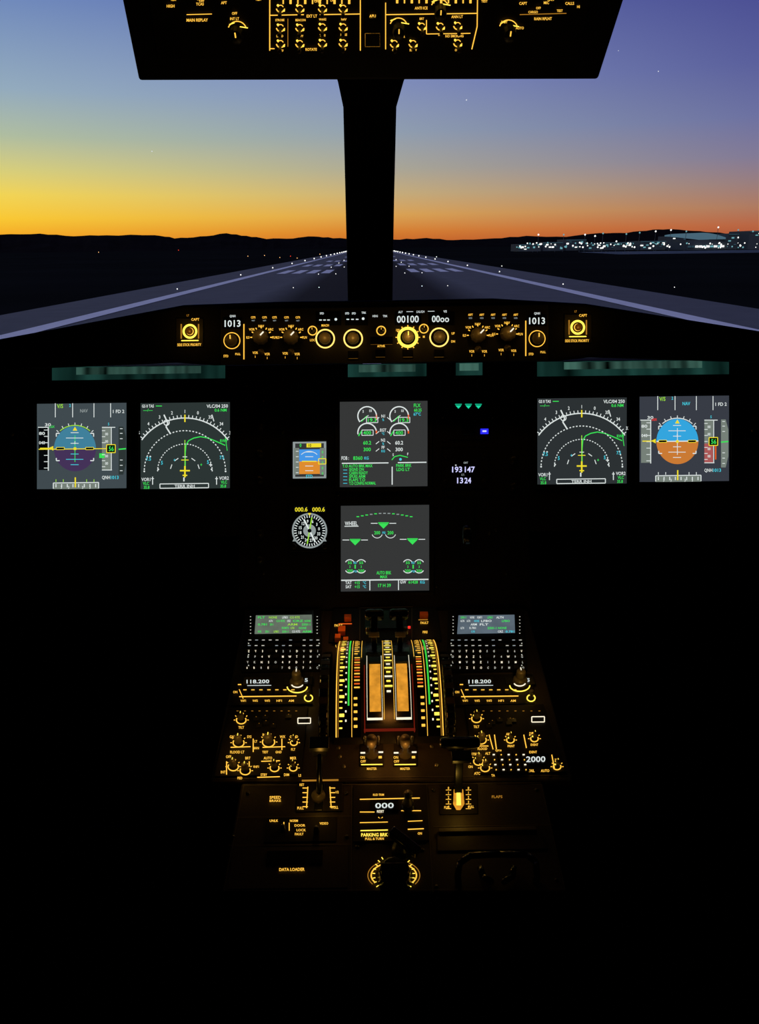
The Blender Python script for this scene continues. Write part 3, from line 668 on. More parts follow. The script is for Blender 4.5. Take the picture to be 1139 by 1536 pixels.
# audio / lighting / transponder panels
def audio(name, side):
    body = B(); mk = B(); d = Draw(mk, P1, .0055); s = side
    if s < 0:
        body.prism([P1.at(346, 1064), P1.at(462, 1062), P1.at(452, 1164), P1.at(322, 1167)], P1.n*.004, 'panel_paint')
        ks = [(362, 1080, 5), (358, 1114, 6), (403, 1113, 7), (350, 1150, 5.5), (368, 1156, 5.5), (440, 1152, 3.5), (441, 1114, 3), (412, 1152, 4.5)]
        tx = [('TILT', 362, 1091, 3.8), ('GAIN', 350, 1105, 4), ('SYS', 374, 1105, 3.8), ('MAN', 384, 1122, 3.8), ('WX', 424, 1105, 4), ('FLOOD LT', 356, 1128, 4), ('INTEG', 400, 1102, 3.8), ('OVHD', 441, 1105, 3.8), ('LT', 384, 1112, 3.6),
              ('OFF', 343, 1135, 4), ('BRT', 372, 1137, 4), ('INT', 335, 1158, 4), ('PED', 360, 1167, 3.8), ('AUTO', 402, 1137, 4), ('DIM', 430, 1162, 4), ('STBY', 396, 1162, 3.8), ('VHF1', 384, 1150, 3.6), ('MKR', 440, 1137, 4), ('LS', 450, 1163, 3.8),
              ('GND', 418, 1128, 3.6), ('FLT', 440, 1124, 3.6), ('TEST', 398, 1128, 3.6)]
        fr = [(447, 1077, 466, 1085)]
        ln = [(346, 1121, 376, 1120), (394, 1121, 428, 1120), (380, 1108, 380, 1128), (423, 1108, 423, 1125), (392, 1142, 420, 1141), (340, 1142, 340, 1162), (374, 1142, 374, 1150), (386, 1166, 420, 1165)]
    else:
        body.prism([P1.at(698, 1062), P1.at(815, 1059), P1.at(850, 1160), P1.at(712, 1163)], P1.n*.004, 'panel_paint')
        ks = [(715, 1078, 5), (722, 1110, 5.5), (766, 1110, 3.5), (802, 1108, 3.5), (718, 1142, 5), (728, 1152, 4.5), (836, 1150, 3.5)]
        tx = [('TILT', 715, 1090, 3.8), ('SYS', 722, 1100, 3.6), ('FLOOD', 724, 1123, 3.8), ('AIDS', 764, 1101, 3.8), ('DFDR', 800, 1100, 3.8), ('PRINT', 767, 1119, 3.4), ('EVENT', 802, 1117, 3.4), ('STBY', 712, 1131, 3.8), ('ALT', 732, 1130, 3.8),
              ('ATC', 716, 1160, 4), ('XPDR', 748, 1126, 3.4), ('ON', 706, 1150, 3.8), ('IDENT', 800, 1128, 3.6), ('FAIL', 798, 1156, 4), ('AUTO', 818, 1156, 4), ('TFC', 836, 1140, 3.8), ('TA', 740, 1163, 3.6)]
        fr = [(798, 1075, 817, 1083)]
        ln = [(734, 1102, 740, 1124), (742, 1102, 745, 1124), (714, 1119, 733, 1119), (828, 1132, 832, 1152), (795, 1132, 820, 1131), (786, 1102, 790, 1122), (706, 1135, 706, 1145)]
        body.box(P1.at(804, 1139, .005), X*.019, P1.v*.009, P1.n*.001, 'gloss_black')
        d.h = .0065; d.text('2000', 804, 1138.5, 8.5, 'white', w=29); d.h = .0055
        for r in range(4):
            for c in range(5):
                x = 741+c*11.2+r*1.2; y = 1132+r*7.5
                body.box(P1.at(x, y, .005), X*.004, P1.v*.004, P1.n*.002, 'knob_dark')
                if (r+c) % 2 == 0: d.rect(x-1.6, y-1.1, x+1.6, y+.9, 'warm_white', .0025)
                else: d.disc(x, y, 1.0, A, .0025)
    for x, y, r in ks:
        d.arc(x, y, r+2.2, 150, 390, 1.7, A, ry=(r+2.2)*.8); d.disc(x-r*.8, y-r, 1.3, 'gold', .001)
        knob(body, P1, x, y, r, .014, 'knob_grey', .05, 'gold')
        d.ticks(x, y, r+4, 0, 180, 5, 2.2, 1.2, A)
    for t, x, y, h in tx: d.text(t, x, y, h, A)
    for f_ in fr: d.frame(*f_, 1.5, 'warm_white')
    for l in ln: d.line(*l, 1.5, A)
    for i in range(9):
        x = (355+i*11) if s < 0 else (712+i*12); d.rect(x, 1066, x+3, 1066.8, 'amber_dim')
    for i in range(6):
        x, y = (random.uniform(372, 440), random.uniform(1074, 1094)) if s < 0 else (random.uniform(732, 790), random.uniform(1072, 1092))
        body.box(P1.at(x, y, .005), X*.004, P1.v*.003, P1.n*.001, 'knob_dark'); d.disc(x, y-3, .8, 'amber_dim')
    e = group(name, [('case_and_knobs', body, 0), ('legends', mk, 0)])
    for x, y in ([(358, 1120), (405, 1118), (360, 1152)] if s < 0 else [(724, 1115), (722, 1145)]): lamp(e, 'knob_fill', P1.base(x, y, .03), .012, (255, 190, 80))  # added fill lamps for the glow around the lit knobs
audio('audio_and_lighting_panel', -1); audio('transponder_panel', 1)

# ------------------------------------------------------------------ thrust quadrant
Fp = P1.at(581, 962); Np = P1.at(584, 1116); Hh = .05
xc = (Fp.x+Np.x)/2
def hp(x, t, off=0):
    p = Fp.lerp(Np, t); p.x = xc+x
    return p+P1.n*(Hh*max(0, sin(pi*t))**.85+off)
b = B(); n = 24; hw = .078
prof = [i/n for i in range(n+1)]
vs = []
for t in prof: vs += [hp(-hw, t), hp(hw, t)]
b.add(vs, [(2*i, 2*i+1, 2*i+3, 2*i+2) for i in range(n)], 'knob_dark', True)
for xx in (-hw, hw):
    vs = []
    for t in prof:
        q_ = Fp.lerp(Np, t); q_.x = xc+xx; vs += [hp(xx, t), q_-P1.n*.001]
    b.add(vs, [(2*i, 2*i+1, 2*i+3, 2*i+2) for i in range(n)], 'smoked_plate')
mk = B()
def band(x0, x1, t0, t1, mat, off=.001, n=14):
    vs = []
    for i in range(n+1):
        t = t0+(t1-t0)*i/n; vs += [hp(x0, t, off), hp(x1, t, off)]
    mk.add(vs, [(2*i, 2*i+1, 2*i+3, 2*i+2) for i in range(n)], mat)
for s in (-1, 1):
    band(s*.074, s*.040, .06, .97, 'gloss_black', .0006)
    band(s*.0755, s*.0740, .05, .97, 'amber', .0015)
    band(s*.0725, s*.0717, .05, .97, 'amber_dim', .0015)
    band(s*.0585, s*.0562, .05, .80, 'green_band', .0015)
    band(s*.0533, s*.0525, .05, .97, 'amber', .0015)
    for i in range(24):
        t = .07+i*.037; band(s*.0705, s*(.0662 if i % 3 else .0635), t, t+(.018 if i % 3 == 0 else .008), 'gold', .0018, 1)
    for i in range(16): t = .1+i*.052; band(s*.0602, s*.0622, t, t+.012, 'warm_white', .0018, 1)
    for i in range(9): t = .08+i*.036; band(s*.050, s*(.0425 if i % 2 else .045), t, t+.012, 'amber', .0018, 1)
    band(s*.0395, s*.0388, .05, .42, 'amber', .0015)
    for i in range(11): t = .42+i*.026; band(s*.0495, s*.0415, t, t+.010, 'redorange' if i % 2 else 'amber', .0018, 1)
    for i in range(5): t = .75+i*.04; band(s*.050, s*.045, t, t+.014, 'amber', .0018, 1)
    band(s*.033, s*.007, .04, .9, 'gloss_black', .0007)
    band(s*.0275, s*.0115, .50, .84, 'amber_plate', .0024)
    for a_, b_ in ((.0315, .0308), (.0100, .0094)): band(s*a_, s*b_, .40, .88, 'warm_white', .0016)
    band(s*.0315, s*.0095, .872, .885, 'warm_white', .0016, 1)
    band(s*.034, s*.0355, .5, .95, 'dark_red', .001)
for i in range(19): t = .06+i*.036; band(-.0055 if i % 2 else -.003, .0055 if i % 2 else .003, t, t+.013, 'gold' if i % 3 else 'warm_white', .0018, 1)
band(-.0074, -.0068, .04, .88, 'amber'); band(.0068, .0074, .04, .88, 'amber')
band(-.036, .036, .93, .945, 'dark_red', .0016, 1)
e = group('thrust_quadrant', [('arched_housing', b, 0), ('lit_scales', mk, 0)])
lamp(e, 'quadrant_fill', hp(0, .95, .05), .06, (255, 165, 70), .01)  # added fill over the quadrant base, no fitting there

for nm, s in (('thrust_lever', -1), ('thrust_lever.001', 1)):
    b = B()
    p0 = hp(s*.020, .22, -.01); p1 = P1.at(581+s*17, 946, .055); p1.x = xc+s*.020
    p2 = P1.at(581, 922, .07); p2.x = xc+s*.019
    up = (p2-p0).normalized(); sd_ = up.cross(X)
    m_ = (p0+p1)/2
    b.box(m_, X*.004, (p1-p0)/2, sd_*.008, 'gloss_black')
    b.box((p1+p2)/2, X*.005, (p2-p1)/2, sd_*.010, 'gloss_black')
    b.lathe(p2-X*.015, X, [(.001, 0), (.007, .001), (.009, .005), (.009, .025), (.007, .029), (.001, .030)], 'gloss_black', 20)
    b.box(p1-up*.004+sd_*-.012, X*.008, up*.004, sd_*.003, 'steel')
    b.lathe(p1+X*s*.006, X*s, [(.006, 0), (.006, .006), (.001, .007)], 'steel', 16)
    b.obj(nm, None, .001)
b = B(); d = Draw(b, P1, .004)
b.prism([P1.at(500, 915), P1.at(655, 913), P1.at(662, 962), P1.at(494, 965)], P1.n*.003, 'black_plastic')
for x, y, w, h, mt in [(513, 946, 5, 5, 'orange_plastic'), (522, 927, 5, 3, 'orange_plastic'), (507, 957, 4, 3.5, 'orange_plastic'), (636, 923, 6, 3, 'orange_plastic'), (519, 961, 3.5, 3, 'orange_plastic')]:
    b.box(P1.at(x, y, .008), X*w*.00115, P1.v*h*.0013, P1.n*.005, mt)
d.rect(612, 939, 616, 943, 'red', .004); d.rect(628, 929, 642, 930.4, 'amber_dim', .004); d.rect(508, 935, 528, 936.4, 'redorange')
d.line(540, 914, 540, 960, 1.2, 'seam'); d.line(618, 912, 618, 960, 1.2, 'seam'); d.line(538, 912, 620, 910, 1.2, 'seam')
for x, y, t in [(508, 938, 'FAULT'), (522, 969, 'FIRE'), (637, 934, 'FAULT'), (506, 969, 'UP'), (638, 948, 'FIRE')]: d.text(t, x, y, 3.6, A)
b.box(P1.at(579, 930, .004), X*.035, P1.v*.022, P1.n*.002, 'gloss_black')
ob = b.obj('engine_fire_annunciator')
for x, y, en in [(514, 950, .022), (636, 930, .008)]: lamp(ob, 'annunciator_fill', P1.base(x, y+8, .04), en, (255, 165, 80))  # added fill lamps brightening the orange blocks

# trim wheels
for nm, x in (('pitch_trim_wheel', 490), ('pitch_trim_wheel.001', 669)):
    b = B(); c = P1.at(x, 1050)-P1.n*.045
    b.lathe(c-X*.007, X, [(.07, 0), (.098, .0), (.102, .003), (.102, .011), (.098, .014), (.07, .014)], 'gloss_black', 64)
    for i in range(64):
        a = 2*pi*i/64; r_ = P1.n*cos(a)+P1.v*sin(a); t_ = P1.v*cos(a)-P1.n*sin(a)
        b.box(c+r_*.1015, X*.006, t_*.0015, r_*.0012, 'knob_dark')
    for k_ in range(-2, 3):
        a = k_*.22; r_ = P1.n*cos(a)+P1.v*sin(a); t_ = P1.v*cos(a)-P1.n*sin(a)
        b.box(c+r_*.1022, X*.0065, t_*.0045, r_*.0006, 'seam')
    b.obj(nm)

# engine master switches
for nm, x in (('engine_master_switch', 558), ('engine_master_switch.001', 608)):
    b = B(); mk = B(); d = Draw(mk, P1, .003)
    b.prism([P1.at(x-17, 1118), P1.at(x+17, 1118), P1.at(x+18, 1150), P1.at(x-18, 1150)], P1.n*.0025, 'panel_paint')
    for sx in (-10, 10): b.stick(P1.at(x+sx, 1118), P1.at(x+sx, 1118)+P1.n*.018, .002, .002, 'steel')
    p = P1.at(x, 1133)
    b.lathe(p, P1.n, [(.009, 0), (.009, .004), (.004, .006), (.004, .02), (.007, .022), (.008, .032), (.006, .037), (.0001, .038)], 'knob_grey', 20)
    d.rect(x-17, 1128, x-10, 1130.4, 'warm_white'); d.rect(x+10, 1127, x+17, 1129.4, 'warm_white'); d.text('ON', x-14, 1136, 4, A); d.text('OFF', x-13, 1142, 4, A)
    d.rect(x-16, 1146, x+16, 1147.6, 'gold'); d.rect(x+10, 1134, x+15, 1137.5, 'amber'); d.text('MASTER', x, 1153, 3.6, A)
    e = group(nm, [('switch', b, 0), ('legends', mk, 0)])
    lamp(e, 'switch_fill', P1.base(x, 1150, .03), .022, (255, 175, 75))  # added fill lamp for the amber glow round the switch

# speed brake lever
b = B(); mk = B(); d = Draw(mk, P2, .003); d1 = Draw(mk, P1, .003)
b.prism([P2.at(446, 1176), P2.at(514, 1175), P2.at(514, 1218), P2.at(444, 1219)], P2.n*.002, 'panel_paint')
b.box(P2.at(479, 1195, .002), X*.006, P2.v*.020, P2.n*.001, 'gloss_black')
foot = P2.at(479, 1200); hd = P1.at(480, 1122, .06)
b.stick(foot, hd, .0042, .0036, 'gloss_black'); b.box(hd, X*.009, P1.v*.006, P1.n*.010, 'gloss_black'); b.box(hd-P1.v*.001+P1.n*.009, X*.0125, P1.v*.009, P1.n*.004, 'gloss_black')
b.lathe(P2.at(478, 1196), P2.n, [(.01, 0), (.009, .006), (.005, .01)], 'knob_grey', 16)
for x in (462, 495):
    d.line(x, 1180, x-(2 if x < 479 else -2), 1212, 1.5, A)
    for i in range(5): y = 1182+i*7; d.line(x, y, x+(-8 if x < 479 else 8), y, 1.4, A)
d.text('RET', 453, 1177, 3.6, A); d.text('1/2', 506, 1188, 3.6, A); d.text('FULL', 451, 1212, 4, A); d.text('FULL', 503, 1211, 4, A)
d1.line(453, 1171, 508, 1170, 2.6, 'amber_dim'); d.text('SPEED', 413, 1196, 4.2, A, w=17); d.text('BRAKE', 413, 1201, 3.4, A, w=17)
d.arc(478, 1193, 8, 200, 340, 1.2, 'warm_white')
e = group('speed_brake_lever', [('lever', b, .0008), ('legends', mk, 0)])
lamp(e, 'slot_fill', P2.base(478, 1212, .03), .014, (255, 190, 75))  # added fill lamp above the lever slot

# flap lever
b = B(); mk = B(); d = Draw(mk, P2, .003)
b.prism([P2.at(660, 1177), P2.at(716, 1176), P2.at(717, 1222), P2.at(660, 1223)], P2.n*.002, 'panel_paint')
foot = P2.at(687, 1188); hd = P1.at(690, 1114, .06)
b.box((foot+hd)/2, X*.005, (hd-foot)/2, P2.n.cross(X)*.006, 'gloss_black')
b.lathe(hd-X*.027, X, [(.001, 0), (.006, .002), (.0075, .008), (.008, .027), (.0075, .046), (.006, .052), (.001, .054)], 'gloss_black', 20)
b.box(hd-P1.v*.022, X*.013, P1.v*.008, P1.n*.003, 'gloss_black')
d.rect(679, 1180, 697, 1214, 'gloss_black', 0); d.poly([(681, 1184), (695, 1184), (697, 1206), (691, 1215), (685, 1215), (680, 1206)], 'amber_plate', .0008)
d.poly([(685, 1188), (691, 1188), (692, 1208), (685, 1208)], 'gold', .0012)
for x in (673, 703):
    for i in range(5): d.text(str(i), x, 1182+i*7, 3.8, A); d.line(x-4, 1185+i*7, x+4, 1185+i*7, .8, A)
d.text('FULL', 671, 1211, 3.6, A); d.text('FULL', 707, 1210, 3.6, A); d.text('FLAPS', 746, 1195, 4, 'amber_dim', w=16)
e = group('flap_lever', [('lever', b, .0008), ('legends', mk, 0)])
lamp(e, 'slot_fill', P2.base(688, 1222, .03), .022, (255, 200, 80))  # added fill lamp spreading the lit slot's glow

# rudder trim centre panel
b = B(); mk = B(); d = Draw(mk, P2, .0045)
b.prism([P2.at(531, 1180), P2.at(640, 1179), P2.at(644, 1262), P2.at(530, 1264)], P2.n*.003, 'panel_paint')
b.box(P2.at(577, 1208, .004), X*.018, P2.v*.007, P2.n*.001, 'gloss_black')
d.h = .0055; d.text('000', 577, 1208, 8, 'white', w=28); d.h = .004
d.line(540, 1199, 630, 1197, 1.5, A); d.line(540, 1218, 562, 1218, 1.4, A); d.line(602, 1216, 632, 1216, 1.4, A)
d.text('RUD TRIM', 568, 1192, 3.2, A); d.text('RESET', 571, 1217, 3.6, 'warm_white'); d.text('< >', 571, 1226, 4.5, A)
d.line(540, 1234, 582, 1233, 1.3, A); d.line(612, 1232, 634, 1231, 1.3, A); d.line(541, 1246, 582, 1245, 1.6, 'gold'); d.line(612, 1244, 636, 1243, 1.6, A)
d.text('PARKING BRK', 562, 1252, 5, 'gold', w=40); d.text('PULL & TURN', 562, 1258, 3.6, A, w=28); d.text('ON', 630, 1250, 3.6, A)
knob(b, P2, 571, 1226, 4, .006, 'knob_dark', 0, None)
knob(b, P2, 612, 1212, 11, .010, 'knob_dark', .04, None)
b.lathe(P2.at(612, 1212), P2.n, [(.006, .008), (.0045, .026), (.006, .032), (.0001, .034)], 'knob_grey', 16)
group('rudder_trim_panel', [('case', b, 0), ('legends', mk, 0)])
b = B()
p = P2.at(604, 1276)
b.lathe(p, P2.n, [(.014, 0), (.014, .004), (.008, .008), (.007, .02)], 'knob_dark', 24)
tt = (X*.75-P2.v*.66).normalized(); uu = P2.n.cross(tt)
b.box(p+P2.n*.024+tt*.003, tt*.021, uu*.006, P2.n*.006, 'gloss_black')
b.obj('parking_brake_handle', None, .002)
b = B(); mk = B(); d = Draw(mk, P2, .003)
p = P2.at(592, 1318)
b.lathe(p, P2.n, [(.021, 0), (.021, .004), (.019, .008), (.018, .018), (.015, .021), (.0001, .021)], 'gloss_black', 40, .02, 16)
b.box(p+P2.n*.024, X*.016, P2.v*.005, P2.n*.004, 'gloss_black')
for a0, a1 in ((125, 215), (-35, 55)):
    d.arc(591, 1313, 34, a0, a1, 2, A, ry=19); d.arc(591, 1313, 39, a0, a1, 1.2, 'amber_dim', ry=23)
    d.ticks(591, 1312, 28, a0, a1, 7, 4, 1.3, 'gold')
group('floor_light_selector_knob', [('knob', b, .0008), ('scale', mk, 0)])
b = B(); mk = B(); d = Draw(mk, P2, .003)
b.prism([P2.at(400, 1228), P2.at(505, 1227), P2.at(504, 1262), P2.at(396, 1264)], P2.n*.0015, 'panel_paint')
for t, x, y, w in [('UNLK', 411, 1231, 13), ('NORM', 441, 1231, 12), ('DOOR', 450, 1238, 16), ('LOCK', 452, 1245, 14), ('FAULT', 449, 1251, 13), ('VIDEO', 486, 1235, 13)]: d.text(t, x, y, 3.6, A, w=w)
d.line(426, 1233, 426, 1240, 1.4, A); d.line(434, 1234, 434, 1246, 1.2, A)
for x, y in ((425, 1246), (475, 1248)): knob(b, P2, x, y, 4, .012, 'knob_dark', 0, None)
group('door_lock_panel', [('plate', b, 0), ('legends', mk, 0)])
b = B(); mk = B(); d = Draw(mk, P2, .003)
b.prism([P2.at(350, 1272), P2.at(522, 1271), P2.at(521, 1332), P2.at(342, 1334)], P2.n*.0015, 'pedestal_paint')
b.box(P2.at(442, 1286, .002), X*.034, P2.v*.008, P2.n*.001, 'gloss_black'); d.text('DATA LOADER', 438, 1304, 4.6, 'amber', w=38)
group('data_loader', [('plate', b, 0), ('legend', mk, 0)])
b = B()
b.prism([P2.at(658, 1246), P2.at(803, 1243), P2.at(806, 1249), P2.at(658, 1252)], P2.n*.006, 'seam')
b.prism([P2.at(656, 1254), P2.at(812, 1251), P2.at(822, 1275), P2.at(656, 1278)], P2.n*.002, 'pedestal_paint')
b.obj('printer_slot', None, .001)
b = B()
for hp_ in ([(688, 1322, 0), (686, 1318, .012), (688, 1302, .018), (704, 1292, .02), (748, 1290, .02), (788, 1291, .02), (801, 1300, .018), (804, 1316, .012), (804, 1320, 0)],
            [(720, 1300, .006), (724, 1314, .006), (736, 1322, .006)], [(770, 1300, .006), (768, 1314, .006), (756, 1322, .006)]):
    b.tube([P2.base(x, y+4, h) for x, y, h in hp_], .004, 'gloss_black')
b.obj('grab_handle')

# seat rails and rudder pedals (dark, down in the footwells)
for nm, s in (('seat_rail', -1), ('seat_rail.001', 1)):
    b = B()
    for dx in (0, .22):
        b.abox(s*(.40+dx)-.012, s*(.40+dx)+.012, -.3, .75, 0, .018, 'steel')
        for i in range(12): b.abox(s*(.40+dx)-.005, s*(.40+dx)+.005, -.26+i*.085, -.23+i*.085, .018, .021, 'gloss_black')
    b.obj(nm)
for nm, s in (('rudder_pedals', -1), ('rudder_pedals.001', 1)):
    b = B()
    for dx in (-.1, .1):
        c = Vector((s*.62+dx, 1.3, .30)); v_ = Vector((0, .35, .94)); n_ = Vector((0, -.94, .35))
        b.box(c, X*.05, v_*.09, n_*.008, 'knob_dark')
        for i in range(-3, 4): b.box(c+v_*.024*i+n_*.009, X*.046, v_*.004, n_*.002, 'black_plastic')
        b.stick(c-v_*.08, Vector((s*.62+dx, 1.45, .0)), .014, .014, 'knob_dark')
    b.stick(Vector((s*.62-.14, 1.36, .2)), Vector((s*.62+.14, 1.36, .2)), .012, .012, 'knob_dark')
    b.obj(nm, None, .002)

# ------------------------------------------------------------------ outside world
GZ = 1.45-6.0
def gpx(px, py, D):
    d_ = ray(px, py); return cam_loc+d_*(D/d_.y)
surf('field_grass', (26, 28, 28), .9, .0, scale=.015, var=.6)
surf('hill_silhouette', (24, 22, 25), .95, 0, scale=.006, var=.5)
surf('line_paint', (240, 240, 245), .7, .1, scale=.3, var=.12)
surf('apron', (84, 98, 104), .8, .1, scale=.03, var=.5)
surf('building', (80, 90, 98), .7, .1, scale=.05)
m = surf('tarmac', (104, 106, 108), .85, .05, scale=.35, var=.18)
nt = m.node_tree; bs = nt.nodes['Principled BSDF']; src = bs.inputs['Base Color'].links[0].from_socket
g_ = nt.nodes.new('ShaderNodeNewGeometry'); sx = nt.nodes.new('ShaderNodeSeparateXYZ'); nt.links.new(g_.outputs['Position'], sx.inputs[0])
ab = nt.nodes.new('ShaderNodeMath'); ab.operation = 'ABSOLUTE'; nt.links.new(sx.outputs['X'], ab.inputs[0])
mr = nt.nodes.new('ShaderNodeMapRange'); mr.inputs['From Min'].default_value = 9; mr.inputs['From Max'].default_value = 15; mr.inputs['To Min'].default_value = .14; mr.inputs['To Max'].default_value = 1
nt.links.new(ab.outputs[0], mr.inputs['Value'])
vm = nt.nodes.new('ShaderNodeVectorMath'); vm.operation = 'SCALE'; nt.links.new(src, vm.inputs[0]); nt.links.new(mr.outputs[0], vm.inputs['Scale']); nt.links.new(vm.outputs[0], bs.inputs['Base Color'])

b = B(); b.add([(-9000, -300, GZ-.1), (9000, -300, GZ-.1), (9000, 9000, GZ-.1), (-9000, 9000, GZ-.1)], [(0, 1, 2, 3)], 'field_grass'); b.obj('grass_field')
b = B()
def gq(x0, x1, y0, y1, z, mat): b.add([(x0, y0, GZ+z), (x1, y0, GZ+z), (x1, y1, GZ+z), (x0, y1, GZ+z)], [(0, 1, 2, 3)], mat)
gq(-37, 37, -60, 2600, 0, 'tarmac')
for s in (-1, 1):
    gq(s*26.0, s*28.0, -60, 2600, .05, 'line_paint')
    for D, n_ in ((190, 4), (260, 4), (340, 3), (480, 2), (620, 2)):
        for k_ in range(n_): gq(s*(10+k_*3.6), s*(10+k_*3.6+2.2), D, D+28, .05, 'line_paint')
for D in range(20, 1500, 60): gq(-.5, .5, D, D+30, .05, 'line_paint')
b.obj('runway')
b = B(); b.add([(150, 470, GZ), (900, 470, GZ), (1100, 640, GZ), (170, 640, GZ)], [(0, 1, 2, 3)], 'apron'); b.obj('airport_apron')

b = B()
def light(x, y, r=1.0, mat='outside_white', z=.1):
    rr = max(.06, y/1109*r); b.ball((x, y, GZ+z+rr), rr, mat, 8)
for D in range(120, 1900, 60):
    for s in (-1, 1): light(s*30, D, .85)
for D in range(120, 900, 60):
    for s in (-1, 1):
        for k_ in (8, 12): light(s*k_, D, .6)
for D in range(900, 1900, 45):
    for x in (-24, -16, -9, 9, 16, 24): light(x, D, .95)
for x, y, mt in [(372, 385, 'outside_warm'), (397, 384, 'outside_warm'), (420, 387, 'outside_warm'), (436, 385, 'outside_red'), (446, 388, 'outside_warm'), (480, 382, 'outside_warm'),
                 (268, 376, 'outside_red'), (148, 379, 'outside_warm'), (620, 383, 'outside_warm'), (655, 386, 'outside_white'), (753, 400, 'outside_white'), (1012, 432, 'outside_white')]:
    dd = ray(x, y); tt_ = (GZ-cam_loc.z)/dd.z if dd.z < -.004 else 900
    p = cam_loc+dd*min(tt_, 900); r_ = max(.05, p.y/1109*.6); b.ball(p+Vector((0, 0, r_+.05)), r_, mt, 8)
b.obj('runway_lights')

# hills
b = B()
hl = [(-500, 350), (-250, 356), (-60, 350), (0, 352), (60, 351), (110, 354), (160, 353), (232, 352), (262, 357), (300, 355), (340, 350), (370, 354), (400, 358), (440, 358), (470, 354), (500, 357), (540, 359), (600, 359), (640, 357), (680, 360), (740, 358), (790, 354), (850, 355), (900, 350), (940, 349), (980, 345), (1010, 344), (1050, 347), (1090, 350), (1139, 347), (1250, 345), (1400, 350), (1650, 352)]
fine = []
for (xa, ya), (xb, yb) in zip(hl[:-1], hl[1:]):
    for k_ in range(4):
        t = k_/4; fine.append((xa+(xb-xa)*t, ya+(yb-ya)*t+random.uniform(-.7, .7)))
fine.append(hl[-1])
vs = []
for x, y in fine:
    p = gpx(x, y, 4000); lo = GZ+(p.z-GZ)*random.uniform(.25, .55)
    vs += [(p.x*.8, 3200, GZ), (p.x*.9, 3600, lo), (p.x, 4000, p.z), (p.x*1.2, 4800, GZ)]
fs = []
for i in range(len(fine)-1):
    for k_ in (0, 1, 2): fs.append((4*i+k_, 4*i+4+k_, 4*i+5+k_, 4*i+1+k_))
b.add(vs, fs, 'hill_silhouette', False); b.obj('hill_range')

# terminal
b = B()
def bld(x0, x1, ytop, D, mat='building', dep=40):
    a = gpx(x0, ytop, D); c = gpx(x1, ytop, D); zt = (a.z+c.z)/2
    b.abox(a.x, c.x, D, D+dep, GZ, zt, mat); return a.x, c.x, zt
for x0, x1, yt, D in [(778, 812, 366, 760), (815, 845, 363, 780), (850, 880, 359, 800), (884, 905, 365, 760), (905, 960, 363, 780), (962, 1010, 361, 760), (1010, 1030, 354, 780), (1094, 1125, 350, 700), (1126, 1160, 346, 680), (1165, 1300, 350, 680)]:
    ax, bx, zt = bld(x0, x1, yt, D)
    n_ = int((x1-x0)/4)
    for i in range(n_):
        xx = ax+(bx-ax)*(i+.5)/n_
        if random.random() < .8:
            h_ = random.uniform(.7, 1.6); z_ = GZ+random.uniform(1, max(1.5, zt-GZ-2))
            b.abox(xx-1.1, xx+1.1, D-.6, D-.1, z_, z_+h_, random.choice(['outside_white', 'outside_teal', 'outside_white', 'outside_blue', 'outside_teal']))
    b.abox(ax, bx, D-.7, D-.1, zt-1.2, zt-.4, 'outside_blue')
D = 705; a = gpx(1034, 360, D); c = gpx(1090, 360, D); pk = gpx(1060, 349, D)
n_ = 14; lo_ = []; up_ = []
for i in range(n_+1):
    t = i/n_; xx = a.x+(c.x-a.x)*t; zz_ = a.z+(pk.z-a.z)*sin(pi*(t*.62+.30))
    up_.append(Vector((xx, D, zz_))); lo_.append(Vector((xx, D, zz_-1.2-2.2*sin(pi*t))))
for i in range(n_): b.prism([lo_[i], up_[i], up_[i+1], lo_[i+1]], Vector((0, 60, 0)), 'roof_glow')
b.abox(a.x, c.x, D+2, D+58, GZ, a.z, 'building')
for i in range(10):
    xx = a.x+(c.x-a.x)*(i+.5)/10; b.abox(xx-1.3, xx+1.3, D+1, D+1.8, GZ+2, GZ+3.6, random.choice(['outside_teal', 'outside_white', 'outside_blue']))
for x, y in [(808, 352), (846, 352), (878, 352), (893, 354), (905, 350), (940, 351), (960, 349), (984, 347), (1007, 345), (1030, 347), (1078, 341), (1108, 345), (1130, 347), (870, 364), (925, 362), (985, 366), (800, 366), (833, 367)]:
    p = gpx(x, y, 660); b.ball(p, .68, random.choice(['outside_white', 'outside_white', 'outside_warm', 'outside_teal']), 8); b.abox(p.x-.12, p.x+.12, 659.9, 660.2, GZ, p.z, 'building')
for i in range(90):
    x = random.uniform(775, 1139); y = random.uniform(364, 372); p = gpx(x, y, 645); p.z = max(p.z, GZ+.5)
    b.ball(p, random.uniform(.3, .75), random.choice(['outside_white', 'outside_teal', 'outside_white', 'outside_white']), 6)
b.obj('airport_terminal')

b = B()
for x, y, r in [(228, 227, .8), (700, 150, .9), (988, 107, .8), (928, 76, .55)]:
    b.ball(at_depth(x, y, 6000), 6000/1109*r, 'star', 8)
b.obj('star_field')

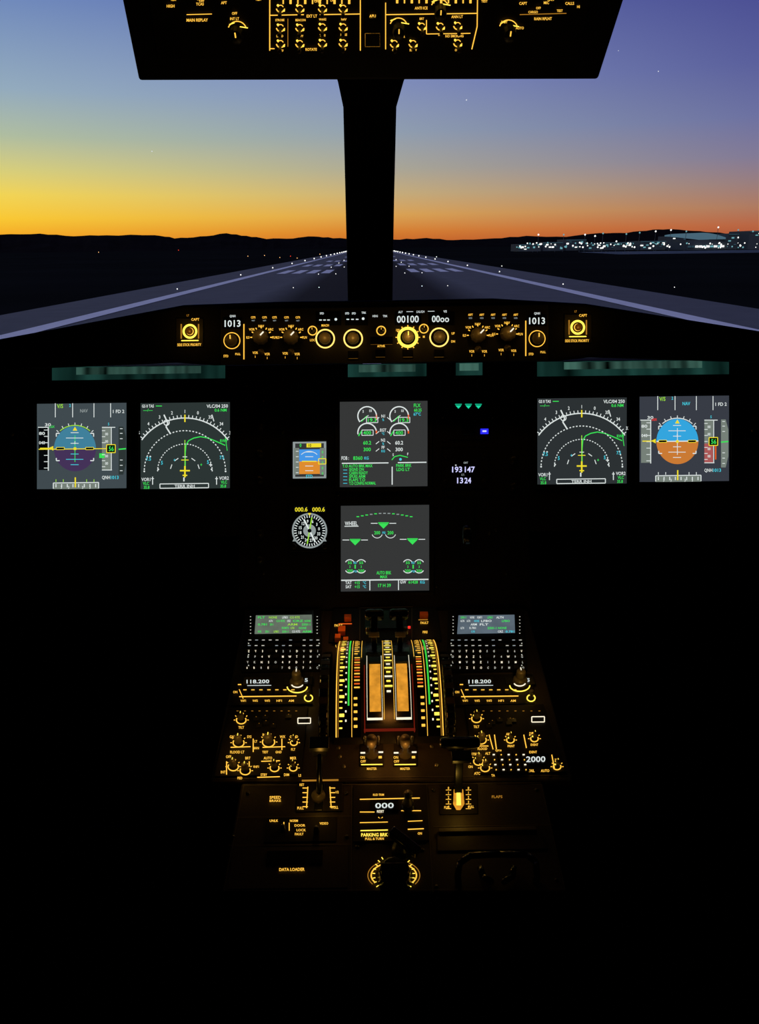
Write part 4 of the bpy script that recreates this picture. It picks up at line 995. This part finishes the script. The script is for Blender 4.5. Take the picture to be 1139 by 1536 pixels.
# sky
w = bpy.data.worlds.new('dusk_sky'); sc.world = w; w.use_nodes = True; nt = w.node_tree; nt.nodes.clear()
out = nt.nodes.new('ShaderNodeOutputWorld'); bg = nt.nodes.new('ShaderNodeBackground'); nt.links.new(bg.outputs[0], out.inputs[0])
tc = nt.nodes.new('ShaderNodeTexCoord'); sp = nt.nodes.new('ShaderNodeSeparateXYZ'); nt.links.new(tc.outputs['Generated'], sp.inputs[0])
ez = nt.nodes.new('ShaderNodeMapRange'); ez.inputs['From Max'].default_value = .4; nt.links.new(sp.outputs['Z'], ez.inputs['Value'])
def ramp(stops):
    r = nt.nodes.new('ShaderNodeValToRGB'); nt.links.new(ez.outputs[0], r.inputs[0]); r.color_ramp.interpolation = 'LINEAR'
    el = r.color_ramp.elements
    while len(el) > 1: el.remove(el[-1])
    el[0].position = 0; el[0].color = lin(stops[0][1])
    for z, c in stops[1:]:
        k_ = el.new(z/.4); k_.color = lin(c)
    return r.outputs[0]
rl = ramp([(0, (232, 135, 40)), (.018, (245, 172, 40)), (.035, (249, 200, 52)), (.06, (242, 212, 84)), (.085, (216, 207, 122)), (.12, (176, 190, 160)), (.165, (148, 172, 190)), (.26, (104, 132, 188)), (.4, (55, 70, 130))])
rc = ramp([(0, (196, 92, 36)), (.018, (216, 128, 48)), (.038, (220, 164, 82)), (.062, (200, 174, 122)), (.09, (172, 168, 150)), (.13, (146, 160, 176)), (.18, (130, 144, 188)), (.26, (98, 112, 174)), (.4, (50, 55, 120))])
rr_ = ramp([(0, (168, 76, 50)), (.018, (184, 100, 68)), (.038, (172, 120, 98)), (.062, (150, 122, 126)), (.09, (126, 118, 150)), (.13, (104, 108, 160)), (.18, (84, 88, 152)), (.26, (62, 62, 138)), (.4, (35, 35, 95))])
def mixc(a0, a1, ca, cb):
    m1 = nt.nodes.new('ShaderNodeMapRange'); m1.inputs['From Min'].default_value = a0; m1.inputs['From Max'].default_value = a1
    nt.links.new(sp.outputs['X'], m1.inputs['Value'])
    mx = nt.nodes.new('ShaderNodeMix'); mx.data_type = 'RGBA'; nt.links.new(m1.outputs[0], mx.inputs['Factor'])
    nt.links.new(ca, mx.inputs['A']); nt.links.new(cb, mx.inputs['B']); return mx.outputs['Result']
nt.links.new(mixc(.0, .46, mixc(-.42, .03, rl, rc), rr_), bg.inputs['Color'])
bg.inputs['Strength'].default_value = 1.0
sl = bpy.data.lights.new('runway_fill', 'SUN'); sl.energy = .45; sl.color = (.9, .93, 1); sl.angle = .02  # added fill sun, no real moon; brightens runway and line paint
so = bpy.data.objects.new('runway_fill', sl); so.rotation_euler = (radians(40), 0, radians(-10)); sc.collection.objects.link(so)
